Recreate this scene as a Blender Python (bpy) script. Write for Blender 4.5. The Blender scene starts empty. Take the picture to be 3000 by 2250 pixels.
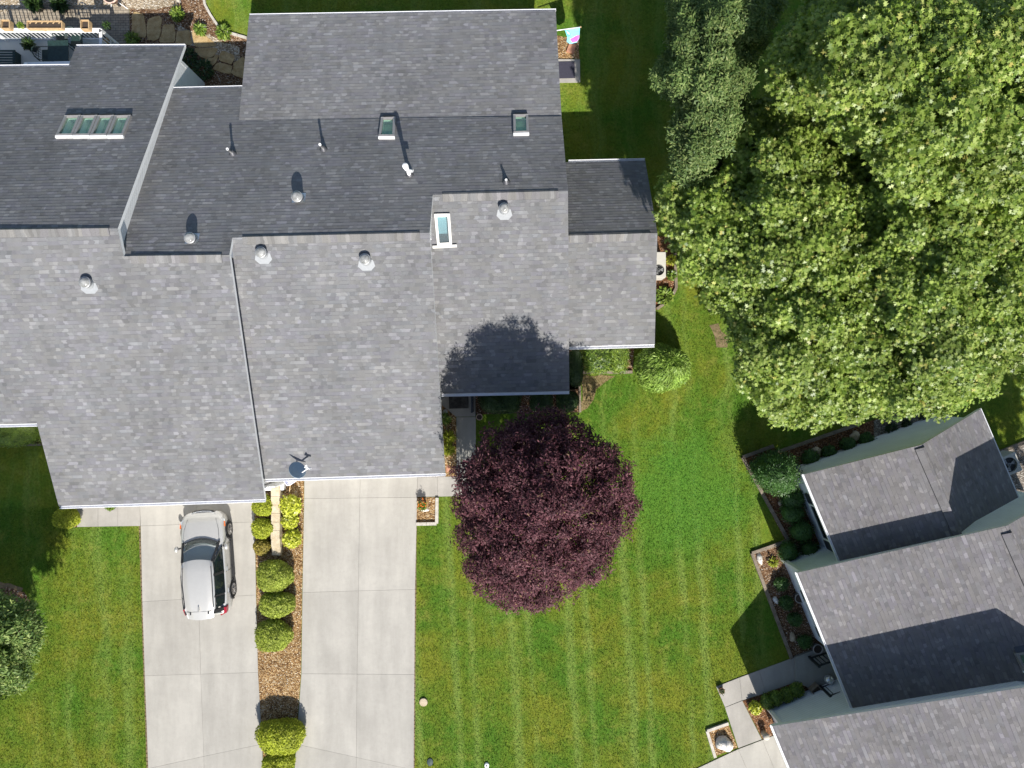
import bpy, bmesh, math, random
import numpy as np
from mathutils import Vector, Matrix
from mathutils.geometry import tessellate_polygon
random.seed(7)
rng = np.random.default_rng(11)
H = 30.0; F = 3000*25/36.0
sc = bpy.context.scene
COL = sc.collection
OFF = {}

# ------------------------------------------------------------------ projection helpers
def g(Y):
    t = min(max((Y-6.0)/5.0, 0), 1); t = t*t*(3-2*t)
    return -1.0*t
def W(px, py, z):
    k = (H-z)/F
    return Vector(((px-1500)*k, (1125-py)*k, z))
def G(px, py, dz=0.0):
    z = 0.0
    for _ in range(12):
        p = W(px, py, z+dz); z = g(p.y)
    return W(px, py, z+dz)
class Plane:
    def __init__(s, a, gx, gy): s.a, s.gx, s.gy = a, gx, gy
    def z(s, X, Y): return s.a+s.gx*X+s.gy*Y
    def P(s, px, py, dz=0.0):
        ax, ay = (px-1500)/F, (1125-py)/F
        k = (H-s.a-dz)/(1+s.gx*ax+s.gy*ay)
        return Vector((ax*k, ay*k, H-k))
    def up(s, dz): return Plane(s.a+dz, s.gx, s.gy)
    def normal(s): return Vector((-s.gx, -s.gy, 1)).normalized()
R = .026
def SP(a, p): return Plane(a, -R*p, p)          # slopes of the two attached houses
def CP(a, p): return Plane(a, .926*p, .377*p)   # slopes of the turned house

# ------------------------------------------------------------------ materials
def mat(name):
    m = bpy.data.materials.new(name); m.use_nodes = True
    nt = m.node_tree; nt.nodes.clear()
    return m, NT(nt)
class NT:
    def __init__(s, nt): s.nt = nt
    def n(s, t, **kw):
        nd = s.nt.nodes.new(t)
        for k, v in kw.items():
            if k.startswith('i_'): s.set(nd, k[2:], v)
            else: setattr(nd, k, v)
        return nd
    def set(s, nd, key, v):
        key = key.replace('_', ' ') if isinstance(key, str) and not key.isdigit() else int(key)
        sock = nd.inputs[key]
        if isinstance(v, bpy.types.NodeSocket): s.nt.links.new(v, sock)
        else: sock.default_value = v
    def math(s, op, a, b=0.0, c=None):
        nd = s.n('ShaderNodeMath', operation=op)
        s.set(nd, '0', a); s.set(nd, '1', b)
        if c is not None: s.set(nd, '2', c)
        return nd.outputs[0]
    def pos(s): return s.n('ShaderNodeNewGeometry').outputs['Position']
    def scale(s, v, sx, sy, sz):
        nd = s.n('ShaderNodeVectorMath', operation='MULTIPLY'); s.set(nd, '0', v); nd.inputs[1].default_value = (sx, sy, sz)
        return nd.outputs[0]
    def noise(s, v, scale, detail=3, rough=.55):
        nd = s.n('ShaderNodeTexNoise'); s.set(nd, 'Vector', v)
        nd.inputs['Scale'].default_value = scale; nd.inputs['Detail'].default_value = detail; nd.inputs['Roughness'].default_value = rough
        return nd.outputs[0]
    def vor(s, v, scale, out='Color'):
        nd = s.n('ShaderNodeTexVoronoi'); s.set(nd, 'Vector', v); nd.inputs['Scale'].default_value = scale
        return nd.outputs[out]
    def ramp(s, f, stops, interp='LINEAR'):
        nd = s.n('ShaderNodeValToRGB'); s.set(nd, 'Fac', f); cr = nd.color_ramp; cr.interpolation = interp
        while len(cr.elements) < len(stops): cr.elements.new(.5)
        for e, (p, c) in zip(cr.elements, stops):
            e.position = p; e.color = (c, c, c, 1) if not isinstance(c, tuple) else (*c, 1)
        return nd.outputs[0]
    def mix(s, f, a, b, mode='MIX'):
        nd = s.n('ShaderNodeMix', data_type='RGBA', blend_type=mode)
        for i, v in ((0, f), (6, a), (7, b)):
            if isinstance(v, bpy.types.NodeSocket): s.nt.links.new(v, nd.inputs[i])
            else: nd.inputs[i].default_value = (*v, 1) if isinstance(v, tuple) else v
        return nd.outputs[2]
    def bump(s, h, dist, strength=1.0):
        nd = s.n('ShaderNodeBump'); s.set(nd, 'Height', h); nd.inputs['Distance'].default_value = dist; nd.inputs['Strength'].default_value = strength
        return nd.outputs[0]
    def out(s, sh): 
        o = s.n('ShaderNodeOutputMaterial'); s.nt.links.new(sh, o.inputs[0])
    def bsdf(s, col, rough=.8, normal=None, metal=0.0, spec=.5, **kw):
        b = s.n('ShaderNodeBsdfPrincipled')
        for k, v in (('Base Color', col), ('Roughness', rough), ('Metallic', metal), ('Specular IOR Level', spec)):
            if isinstance(v, bpy.types.NodeSocket): s.nt.links.new(v, b.inputs[k])
            else: b.inputs[k].default_value = (*v, 1) if isinstance(v, tuple) else v
        for k, v in kw.items(): b.inputs[k].default_value = v
        if normal: s.nt.links.new(normal, b.inputs['Normal'])
        return b.outputs[0]

def plain(name, col, rough=.6, metal=0.0, var=.12, scale=9.0, spec=.5):
    m, t = mat(name)
    f = t.noise(t.pos(), scale, 4)
    c = t.mix(t.ramp(f, [(.3, 0.0), (.7, 1.0)]), tuple(x*(1-var) for x in col), tuple(min(1, x*(1+var)) for x in col))
    t.out(t.bsdf(c, rough, metal=metal, spec=spec)); return m

def shingle(name, tint=(1, 1, 1), gain=1.0, cap=False):
    m, t = mat(name)
    uv = t.n('ShaderNodeUVMap').outputs[0]
    sep = t.n('ShaderNodeSeparateXYZ'); t.set(sep, '0', uv)
    u, v = sep.outputs[0], sep.outputs[1]
    cw, ch = (.13, 9.0) if cap else (.175, .139)
    rowf = t.math('DIVIDE', v, ch); row = t.math('FLOOR', rowf); fr = t.math('FRACT', rowf)
    def wn(a, b):
        c = t.n('ShaderNodeCombineXYZ'); t.set(c, '0', a); t.set(c, '1', b)
        w = t.n('ShaderNodeTexWhiteNoise', noise_dimensions='2D'); t.set(w, 'Vector', c.outputs[0]); return w.outputs[0]
    rr = wn(row, 3.3)
    uu = t.math('ADD', t.math('DIVIDE', u, cw), t.math('MULTIPLY', rr, 13.0))
    # ragged cell widths
    wob = t.noise(t.scale(uv, 2.1, 7.19, 0), 1.0, 1)
    uu = t.math('ADD', uu, t.math('MULTIPLY', wob, 1.5))
    c1 = t.math('FLOOR', uu); c2 = t.math('FLOOR', t.math('DIVIDE', uu, 2.2)); c3 = t.math('FLOOR', t.math('DIVIDE', uu, 6.0))
    r1 = wn(c1, row); r2 = wn(c2, t.math('ADD', row, 57.0)); r3 = wn(c3, t.math('ADD', row, 117.0))
    val = t.math('ADD', t.math('MULTIPLY', r1, .70), t.math('ADD', t.math('MULTIPLY', r2, .22), t.math('MULTIPLY', r3, .08)))
    g0 = .172*gain
    col = t.ramp(val, [(0.0, g0*.70), (.22, g0*.86), (.42, g0*.97), (.72, g0*1.03), (.83, g0*1.27), (1.0, g0*1.42)])
    hue = t.ramp(wn(c2, t.math('ADD', row, 9.0)), [(0, (.98, .99, 1.02)), (.5, (1.02, 1.0, .97)), (1, (1.0, .98, 1.05))])
    col = t.mix(1.0, col, hue, 'MULTIPLY')
    big = t.ramp(t.noise(uv, .35, 4), [(.3, .88), (.7, 1.1)])
    col = t.mix(1.0, col, big, 'MULTIPLY')
    streak = t.ramp(t.noise(t.scale(uv, 2.2, .16, 0), 1.0, 3), [(.3, .93), (.7, 1.05)])
    col = t.mix(1.0, col, streak, 'MULTIPLY')
    gr = t.ramp(t.noise(uv, 60, 2), [(.25, .82), (.75, 1.16)])
    col = t.mix(1.0, col, gr, 'MULTIPLY')
    col = t.mix(1.0, col, tint, 'MULTIPLY')
    if not cap:
        # shadow of the raised laminated tabs, painted as a line on part of each course
        line = t.math('MULTIPLY', t.math('LESS_THAN', fr, .15), t.ramp(r1, [(.55, 0.), (.62, .5)]))
        col = t.mix(line, col, t.mix(1.0, col, (.5, .5, .55), 'MULTIPLY'))
        nrm = t.bump(t.math('GREATER_THAN', r1, .55), .005)
    else:
        nrm = t.bump(t.math('FRACT', t.math('DIVIDE', u, .15)), .01)
    t.out(t.bsdf(col, .92, nrm, spec=.25)); return m

def lawn_masks(t, p):
    warp = t.n('ShaderNodeVectorMath', operation='ADD'); t.set(warp, '0', p)
    wn = t.n('ShaderNodeTexNoise'); t.set(wn, 'Vector', p); wn.inputs['Scale'].default_value = .35
    ws = t.n('ShaderNodeVectorMath', operation='MULTIPLY'); t.set(ws, '0', wn.outputs['Color']); ws.inputs[1].default_value = (1.6, 1.6, 0)
    t.nt.links.new(ws.outputs[0], warp.inputs[1])
    sx = t.n('ShaderNodeSeparateXYZ'); t.set(sx, '0', p); s2 = t.n('ShaderNodeSeparateXYZ'); t.set(s2, '0', warp.outputs[0])
    xx = t.math('ADD', t.math('MULTIPLY', sx.outputs[0], .72), t.math('ADD', t.math('MULTIPLY', s2.outputs[0], .28), t.math('MULTIPLY', sx.outputs[1], .06)))
    fr = t.math('FRACT', t.math('DIVIDE', t.math('ADD', xx, .66), 2.45))
    track = t.ramp(fr, [(0, .52), (.10, .88), (.20, .50), (.28, .42), (.40, .80), (.52, .48), (.75, .34), (1, .52)])
    south = t.ramp(t.math('DIVIDE', t.math('ADD', sx.outputs[1], 6.5), 6.0), [(0, 1.0), (1, .25)])
    fade = t.math('MULTIPLY', south, t.ramp(t.noise(t.scale(p, .6, .22, 0), 1.0, 5, .7), [(.32, 0.), (.58, .80)]))
    fade = t.math('MULTIPLY', fade, t.ramp(t.math('GREATER_THAN', sx.outputs[0], -9.0), [(0, .3), (1, 1.)]))
    nz = t.noise(t.scale(warp.outputs[0], 1.15, .05, 0), 1.0, 4, .68)
    stripe = t.math('ADD', t.math('MULTIPLY', track, fade), t.math('MULTIPLY', nz, t.math('SUBTRACT', 1.0, fade)))
    mott = t.noise(p, 5.5, 4, .7)
    stripe = t.math('ADD', stripe, t.math('MULTIPLY', t.math('SUBTRACT', mott, .5), .22))
    return stripe, t.noise(p, .36, 5, .62), t.noise(p, 1.5, 6, .72)
def lush(t, p, med):
    d = t.n('ShaderNodeVectorMath', operation='DISTANCE'); t.set(d, '0', p); d.inputs[1].default_value = (7.4, -4.6, 0)
    f = t.math('SUBTRACT', 1.0, t.math('DIVIDE', d.outputs['Value'], 3.6))
    return t.ramp(t.math('ADD', f, t.math('MULTIPLY', t.math('SUBTRACT', med, .5), 1.1)), [(.15, 0.), (.5, .8)])
def grass_mat():
    m, t = mat('lawn_grass')
    p = t.pos(); stripe, blot, med = lawn_masks(t, p)
    fine = t.noise(t.scale(p, 1, .8, 0), 11, 5, .8)
    c = t.mix(t.ramp(blot, [(.38, 0.), (.60, 1.)]), (.150, .172, .019), (.070, .148, .016))
    c = t.mix(t.ramp(stripe, [(.50, 0.), (.68, .7)]), c, (.165, .228, .048))
    c = t.mix(t.ramp(stripe, [(.30, .55), (.46, 0.)]), c, (.068, .100, .012))
    c = t.mix(t.ramp(med, [(.53, 0.), (.72, .7)]), c, (.22, .222, .045))
    c = t.mix(t.ramp(med, [(.28, .65), (.45, 0.)]), c, (.055, .125, .014))
    c = t.mix(lush(t, p, med), c, (.075, .178, .022))
    c = t.mix(1.0, c, t.ramp(fine, [(.28, .58), (.72, 1.5)]), 'MULTIPLY')
    t.out(t.bsdf(c, .9, t.bump(fine, .05, .9), spec=.05)); return m
def blade_mat():
    m, t = mat('grass_blade')
    gi = t.n('ShaderNodeNewGeometry'); p = gi.outputs['Position']
    stripe, blot, med = lawn_masks(t, p)
    c = t.ramp(gi.outputs['Random Per Island'], [(0, (.052, .095, .008)), (.4, (.102, .162, .018)), (.75, (.148, .190, .027)), (1, (.26, .265, .08))])
    c = t.mix(t.ramp(blot, [(.38, 0.), (.60, .8)]), c, t.mix(1.0, c, (.58, .95, .7), 'MULTIPLY'))
    c = t.mix(t.ramp(stripe, [(.50, 0.), (.68, .8)]), c, t.mix(1.0, c, (1.25, 1.40, 1.9), 'MULTIPLY'))
    c = t.mix(t.ramp(stripe, [(.30, .7), (.46, 0.)]), c, t.mix(1.0, c, (.62, .72, .5), 'MULTIPLY'))
    c = t.mix(t.ramp(med, [(.53, 0.), (.72, .8)]), c, t.mix(1.0, c, (1.45, 1.32, 1.2), 'MULTIPLY'))
    c = t.mix(t.ramp(med, [(.28, .7), (.45, 0.)]), c, t.mix(1.0, c, (.5, .72, .6), 'MULTIPLY'))
    c = t.mix(lush(t, p, med), c, t.mix(1.0, c, (.62, 1.12, 1.3), 'MULTIPLY'))
    t.out(t.bsdf(c, .85, spec=.05)); return m
def concrete_mat(name, base=(.50, .485, .455), stain=.8):
    m, t = mat(name)
    p = t.pos()
    a = t.noise(p, .8, 5, .65); b = t.noise(p, 6, 5, .7); f = t.noise(p, 70, 3, .7)
    str_ = t.noise(t.scale(p, 1.6, .25, 1), 1.0, 4, .6)
    c = t.mix(t.ramp(a, [(.32, 0.), (.7, 1.)]), tuple(x*stain for x in base), base)
    c = t.mix(t.ramp(b, [(.3, .35), (.55, 0.)]), c, tuple(x*.78 for x in base))
    c = t.mix(1.0, c, t.ramp(str_, [(.3, .86), (.65, 1.05)]), 'MULTIPLY')
    c = t.mix(1.0, c, t.ramp(f, [(.2, .9), (.8, 1.08)]), 'MULTIPLY')
    isl = t.n('ShaderNodeNewGeometry').outputs['Random Per Island']
    c = t.mix(1.0, c, t.ramp(isl, [(0, .95), (1, 1.04)]), 'MULTIPLY')
    sp = t.noise(p, 19, 2)
    c = t.mix(t.ramp(sp, [(.74, 0.), (.78, .5)]), c, (.2, .18, .15))
    t.out(t.bsdf(c, .85, t.bump(f, .004), spec=.3)); return m
def chips_mat(name, stops, scale=26, dark=.35):
    m, t = mat(name)
    p = t.scale(t.pos(), 1, 1.35, 1)
    v = t.n('ShaderNodeTexVoronoi'); t.set(v, 'Vector', p); v.inputs['Scale'].default_value = scale
    sep = t.n('ShaderNodeSeparateColor'); t.set(sep, '0', v.outputs['Color'])
    c = t.ramp(sep.outputs[0], stops)
    c = t.mix(t.ramp(v.outputs['Distance'], [(.35, 0.), (.65, dark)]), c, tuple(x*.25 for x in stops[0][1]))
    big = t.ramp(t.noise(p, 1.3, 4), [(.3, .72), (.7, 1.15)])
    c = t.mix(1.0, c, big, 'MULTIPLY')
    t.out(t.bsdf(c, .9, t.bump(v.outputs['Distance'], -.03), spec=.2)); return m
def leaf_mat(name, stops, rough=.42, trans=.35, spec=.5, clump=.5):
    m, t = mat(name)
    gi = t.n('ShaderNodeNewGeometry')
    c = t.ramp(gi.outputs['Random Per Island'], stops)
    big = t.ramp(t.noise(gi.outputs['Position'], clump, 3), [(.3, .70), (.7, 1.25)])
    c = t.mix(1.0, c, big, 'MULTIPLY')
    b = t.bsdf(c, rough, spec=spec)
    tr = t.n('ShaderNodeBsdfTranslucent'); t.set(tr, 'Color', t.mix(1.0, c, (1.25, 1.3, .6), 'MULTIPLY'))
    mx = t.n('ShaderNodeMixShader'); mx.inputs[0].default_value = trans
    t.nt.links.new(b, mx.inputs[1]); t.nt.links.new(tr.outputs[0], mx.inputs[2])
    t.out(mx.outputs[0]); return m
def siding_mat(name, col):
    m, t = mat(name)
    p = t.pos(); sep = t.n('ShaderNodeSeparateXYZ'); t.set(sep, '0', p)
    fr = t.math('FRACT', t.math('DIVIDE', sep.outputs[2], .13))
    c = t.mix(t.math('LESS_THAN', fr, .1), col, tuple(x*.72 for x in col))
    c = t.mix(1.0, c, t.ramp(t.noise(p, 1.7, 4), [(.3, .93), (.7, 1.04)]), 'MULTIPLY')
    t.out(t.bsdf(c, .6, t.bump(fr, .012))); return m
def glass_mat(name, tint=(.88, 1.0, .93), gloss=.08, clear=.94):
    m, t = mat(name)
    tr = t.n('ShaderNodeBsdfTransparent'); t.set(tr, 'Color', (*tint, 1))
    gl = t.n('ShaderNodeBsdfGlossy'); gl.inputs['Roughness'].default_value = .03
    df = t.n('ShaderNodeBsdfDiffuse'); t.set(df, 'Color', (*[x*.6 for x in tint], 1))
    m1 = t.n('ShaderNodeMixShader'); m1.inputs[0].default_value = 1-clear
    t.nt.links.new(tr.outputs[0], m1.inputs[1]); t.nt.links.new(df.outputs[0], m1.inputs[2])
    m2 = t.n('ShaderNodeMixShader'); m2.inputs[0].default_value = gloss*.8
    t.nt.links.new(m1.outputs[0], m2.inputs[1]); t.nt.links.new(gl.outputs[0], m2.inputs[2])
    t.out(m2.outputs[0]); return m
def brick_mat(name, c1, c2, mortar, bw, bh):
    m, t = mat(name)
    b = t.n('ShaderNodeTexBrick'); t.set(b, 'Vector', t.pos())
    b.inputs['Color1'].default_value = (*c1, 1); b.inputs['Color2'].default_value = (*c2, 1); b.inputs['Mortar'].default_value = (*mortar, 1)
    b.inputs['Scale'].default_value = 1.0; b.inputs['Brick Width'].default_value = bw; b.inputs['Row Height'].default_value = bh; b.inputs['Mortar Size'].default_value = .01
    c = t.mix(1.0, b.outputs[0], t.ramp(t.noise(t.pos(), 5, 4), [(.3, .8), (.7, 1.15)]), 'MULTIPLY')
    t.out(t.bsdf(c, .85)); return m
def rock_mat(name, c1, c2):
    m, t = mat(name)
    n = t.noise(t.pos(), 4, 6, .65); f = t.noise(t.pos(), 30, 4)
    c = t.mix(t.ramp(n, [(.35, 0.), (.65, 1.)]), c1, c2)
    c = t.mix(1.0, c, t.ramp(f, [(.25, .75), (.75, 1.15)]), 'MULTIPLY')
    t.out(t.bsdf(c, .88, t.bump(n, .03))); return m

M = {}
M['shingle'] = shingle('grey_shingles', (.985, .99, 1.005), 1.0)
M['shingle_warm'] = shingle('turned_house_shingles', (1.0, .96, .98), .95)
M['cap'] = shingle('ridge_cap_shingles', (1.02, 1.0, .97), 1.02, True)
M['trim'] = plain('white_trim', (.78, .78, .78), .45, var=.05)
M['gutter'] = plain('gutter_white', (.80, .80, .82), .35, var=.06)
M['siding'] = siding_mat('white_siding', (.86, .86, .86))
M['siding_c'] = siding_mat('pale_siding', (.84, .88, .94))
M['grass'] = grass_mat(); M['blade'] = blade_mat()
M['conc'] = concrete_mat('driveway_concrete', (.408, .385, .345), .86)
M['conc2'] = concrete_mat('path_concrete', (.385, .36, .325), .78)
M['conc3'] = concrete_mat('porch_concrete', (.33, .32, .29), .8)
M['joint'] = plain('joint_soil', (.085, .075, .06), .95)
M['mulch'] = chips_mat('tan_mulch', [(0, (.085, .045, .02)), (.3, (.25, .13, .05)), (.65, (.47, .29, .125)), (.9, (.60, .43, .23)), (1, (.78, .68, .52))], 24)
M['mulch_dark'] = chips_mat('brown_mulch', [(0, (.06, .03, .016)), (.4, (.17, .09, .045)), (.75, (.30, .18, .10)), (.95, (.45, .33, .22)), (1, (.7, .65, .58))], 24)
M['mulch_red'] = chips_mat('red_mulch', [(0, (.07, .03, .015)), (.5, (.22, .10, .045)), (.85, (.36, .18, .085)), (1, (.55, .4, .28))], 22)
M['gravel'] = chips_mat('cream_gravel', [(0, (.22, .16, .10)), (.4, (.42, .33, .22)), (.8, (.60, .50, .37)), (1, (.78, .72, .62))], 18)
M['gravel_c'] = chips_mat('grey_gravel', [(0, (.12, .10, .08)), (.4, (.26, .22, .18)), (.8, (.40, .35, .30)), (1, (.6, .56, .5))], 18)
M['paver'] = brick_mat('paver_bricks', (.27, .22, .16), (.33, .28, .21), (.12, .10, .08), .22, .11)
M['flag'] = rock_mat('flagstone', (.34, .22, .09), (.52, .38, .19))
M['rock'] = rock_mat('tan_rock', (.38, .29, .19), (.52, .43, .31))
M['rock_white'] = rock_mat('white_rock', (.60, .55, .48), (.78, .75, .70))
M['timber'] = rock_mat('weathered_timber', (.16, .125, .09), (.26, .21, .16))
M['stone_edge'] = rock_mat('stone_edging', (.42, .38, .32), (.56, .52, .46))
M['wall_stone'] = rock_mat('sandstone_block', (.46, .37, .24), (.58, .50, .37))
M['black'] = plain('black_metal', (.02, .022, .026), .4, var=.3)
M['dark_green'] = plain('dark_green_metal', (.015, .035, .032), .4, var=.3)
M['mat_black'] = rock_mat('black_rubber', (.012, .012, .012), (.075, .072, .07))
M['mat_navy'] = plain('navy_mat', (.035, .033, .05), .9, var=.25, scale=40)
M['wood'] = plain('cedar_wood', (.50, .34, .18), .6, var=.2)
M['bark'] = rock_mat('tree_bark', (.10, .075, .055), (.22, .18, .14))
M['terracotta'] = plain('terracotta', (.42, .20, .12), .8)
M['pinkpot'] = plain('pale_clay', (.62, .42, .34), .8)
M['greypot'] = plain('grey_pot', (.30, .28, .26), .7)
M['soil'] = plain('dark_soil', (.05, .035, .025), .95, var=.4, scale=30)
M['steel'] = plain('grey_steel', (.42, .42, .42), .4, .5)
M['lead'] = plain('dark_lead', (.09, .09, .10), .5, .4)
M['dome'] = plain('acrylic_dome', (.27, .27, .26), .10, .0, var=.45, scale=7)
M['flash'] = plain('pale_flashing', (.31, .32, .33), .45, .0, var=.05)
M['alu'] = plain('tube_metal', (.45, .46, .47), .25, .8, var=.1)
M['pvc'] = plain('white_pvc', (.82, .82, .82), .4)
M['beige'] = plain('beige_enamel', (.50, .48, .43), .5, var=.05)
M['sky_frame'] = plain('skylight_frame', (.30, .285, .275), .4, .2, var=.1)
M['sky_frame_dark'] = plain('dark_flashing', (.055, .06, .075), .45, .2, var=.1)
M['sky_frame_white'] = plain('white_skylight_frame', (.72, .70, .66), .45, var=.05)
M['shaft'] = plain('shaft_paint', (.86, .92, .86), .8, var=.03)
M['room'] = plain('room_floor', (.30, .46, .33), .9, var=.4, scale=2.2)
M['room_blue'] = plain('room_floor_blue', (.20, .36, .44), .9, var=.1, scale=2)
M['glass'] = glass_mat('skylight_glass')
M['glass_clear'] = glass_mat('clear_skylight_glass', (.9, .94, .93), .05, .92)
M['dish'] = plain('dish_grey_blue', (.30, .41, .48), .45, var=.06)
M['carpaint'] = plain('silver_paint', (.55, .535, .505), .28, .35, var=.02)
M['carglass'] = plain('dark_car_glass', (.012, .018, .022), .05, 0, var=.3, scale=2, spec=.8)
M['windshield'] = glass_mat('windshield_glass', (.62, .72, .72), .2, .85)
M['cardark'] = plain('black_plastic', (.02, .02, .022), .5)
M['interior'] = plain('car_interior', (.12, .13, .14), .8)
M['tyre'] = plain('tyre_rubber', (.022, .022, .024), .85)
M['rim'] = plain('alloy_rim', (.5, .48, .46), .3, .7)
M['red'] = plain('red_lens', (.28, .008, .02), .15)
M['amber'] = plain('amber_lens', (.75, .16, .02), .2)
M['chrome'] = plain('chrome_lens', (.66, .68, .70), .12, .6)
M['shutter'] = plain('navy_shutter', (.018, .022, .04), .6)
M['flagblue'] = plain('flag_blue', (.22, .55, .72), .7, var=.25, scale=5)
M['flagpink'] = plain('flag_pink', (.78, .12, .42), .7, var=.2, scale=8)
M['flagteal'] = plain('flag_teal', (.12, .62, .66), .7)
M['flagwhite'] = plain('flag_white', (.66, .66, .76), .7)
M['flagnavy'] = plain('flag_navy', (.09, .10, .20), .7)
M['deck'] = siding_mat('deck_boards', (.50, .53, .52))
M['hose'] = plain('teal_hose', (.12, .42, .38), .5)
M['dirt'] = rock_mat('bare_dirt', (.13, .095, .045), (.24, .17, .09))
M['straw'] = chips_mat('dry_grass', [(0, (.20, .14, .06)), (.5, (.34, .25, .11)), (1, (.46, .36, .19))], 40, .5)
M['oak'] = leaf_mat('oak_leaf', [(0, (.085, .150, .022)), (.35, (.185, .265, .042)), (.7, (.280, .365, .074)), (.97, (.36, .43, .12)), (1, (.46, .40, .11))], .42, .36, .42, .7)
M['oak_deep'] = leaf_mat('oak_leaf_deep', [(0, (.045, .095, .018)), (.5, (.10, .17, .03)), (.9, (.17, .24, .05)), (1, (.26, .27, .07))], .36, .34, .5, .7)
M['ash'] = leaf_mat('ash_leaf', [(0, (.060, .110, .030)), (.5, (.130, .195, .056)), (.9, (.215, .275, .09)), (1, (.27, .31, .12))], .55, .34, .3, .7)
M['plum'] = leaf_mat('plum_leaf', [(0, (.032, .010, .015)), (.4, (.070, .022, .030)), (.75, (.120, .044, .055)), (.975, (.18, .078, .088)), (.996, (.19, .14, .05)), (1, (.16, .19, .05))], .6, .18, .2, .9)
M['gold'] = leaf_mat('gold_clipped_leaf', [(0, (.17, .20, .015)), (.5, (.33, .375, .028)), (1, (.48, .51, .06))], .6, .25, .25, 2.5)
M['lime'] = leaf_mat('lime_leaf', [(0, (.26, .30, .015)), (.5, (.52, .55, .05)), (.9, (.70, .71, .14)), (1, (.8, .78, .42))], .6, .3, .25, 3)
M['olive'] = leaf_mat('olive_clipped_leaf', [(0, (.13, .17, .02)), (.45, (.285, .345, .045)), (1, (.44, .49, .10))], .6, .25, .25, 2.5)
M['brownish'] = leaf_mat('bronzed_leaf', [(0, (.14, .11, .02)), (.5, (.28, .22, .04)), (1, (.40, .33, .06))], .55, .2, .3, 2.5)
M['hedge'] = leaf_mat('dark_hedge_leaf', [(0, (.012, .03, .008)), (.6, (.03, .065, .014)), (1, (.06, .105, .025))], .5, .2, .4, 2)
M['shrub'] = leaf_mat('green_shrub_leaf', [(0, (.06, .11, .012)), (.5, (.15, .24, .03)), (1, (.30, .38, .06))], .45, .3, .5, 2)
M['shrub_dark'] = leaf_mat('deep_green_leaf', [(0, (.022, .06, .014)), (.6, (.055, .13, .028)), (1, (.10, .20, .045))], .5, .25, .4, 2)
M['thread'] = leaf_mat('threadleaf', [(0, (.12, .20, .03)), (.5, (.235, .36, .06)), (1, (.36, .48, .11))], .5, .3, .3, 2.5)
M['silver_leaf'] = leaf_mat('silvery_leaf', [(0, (.065, .12, .03)), (.6, (.155, .235, .06)), (1, (.30, .36, .12))], .55, .3, .25, 1.5)

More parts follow.
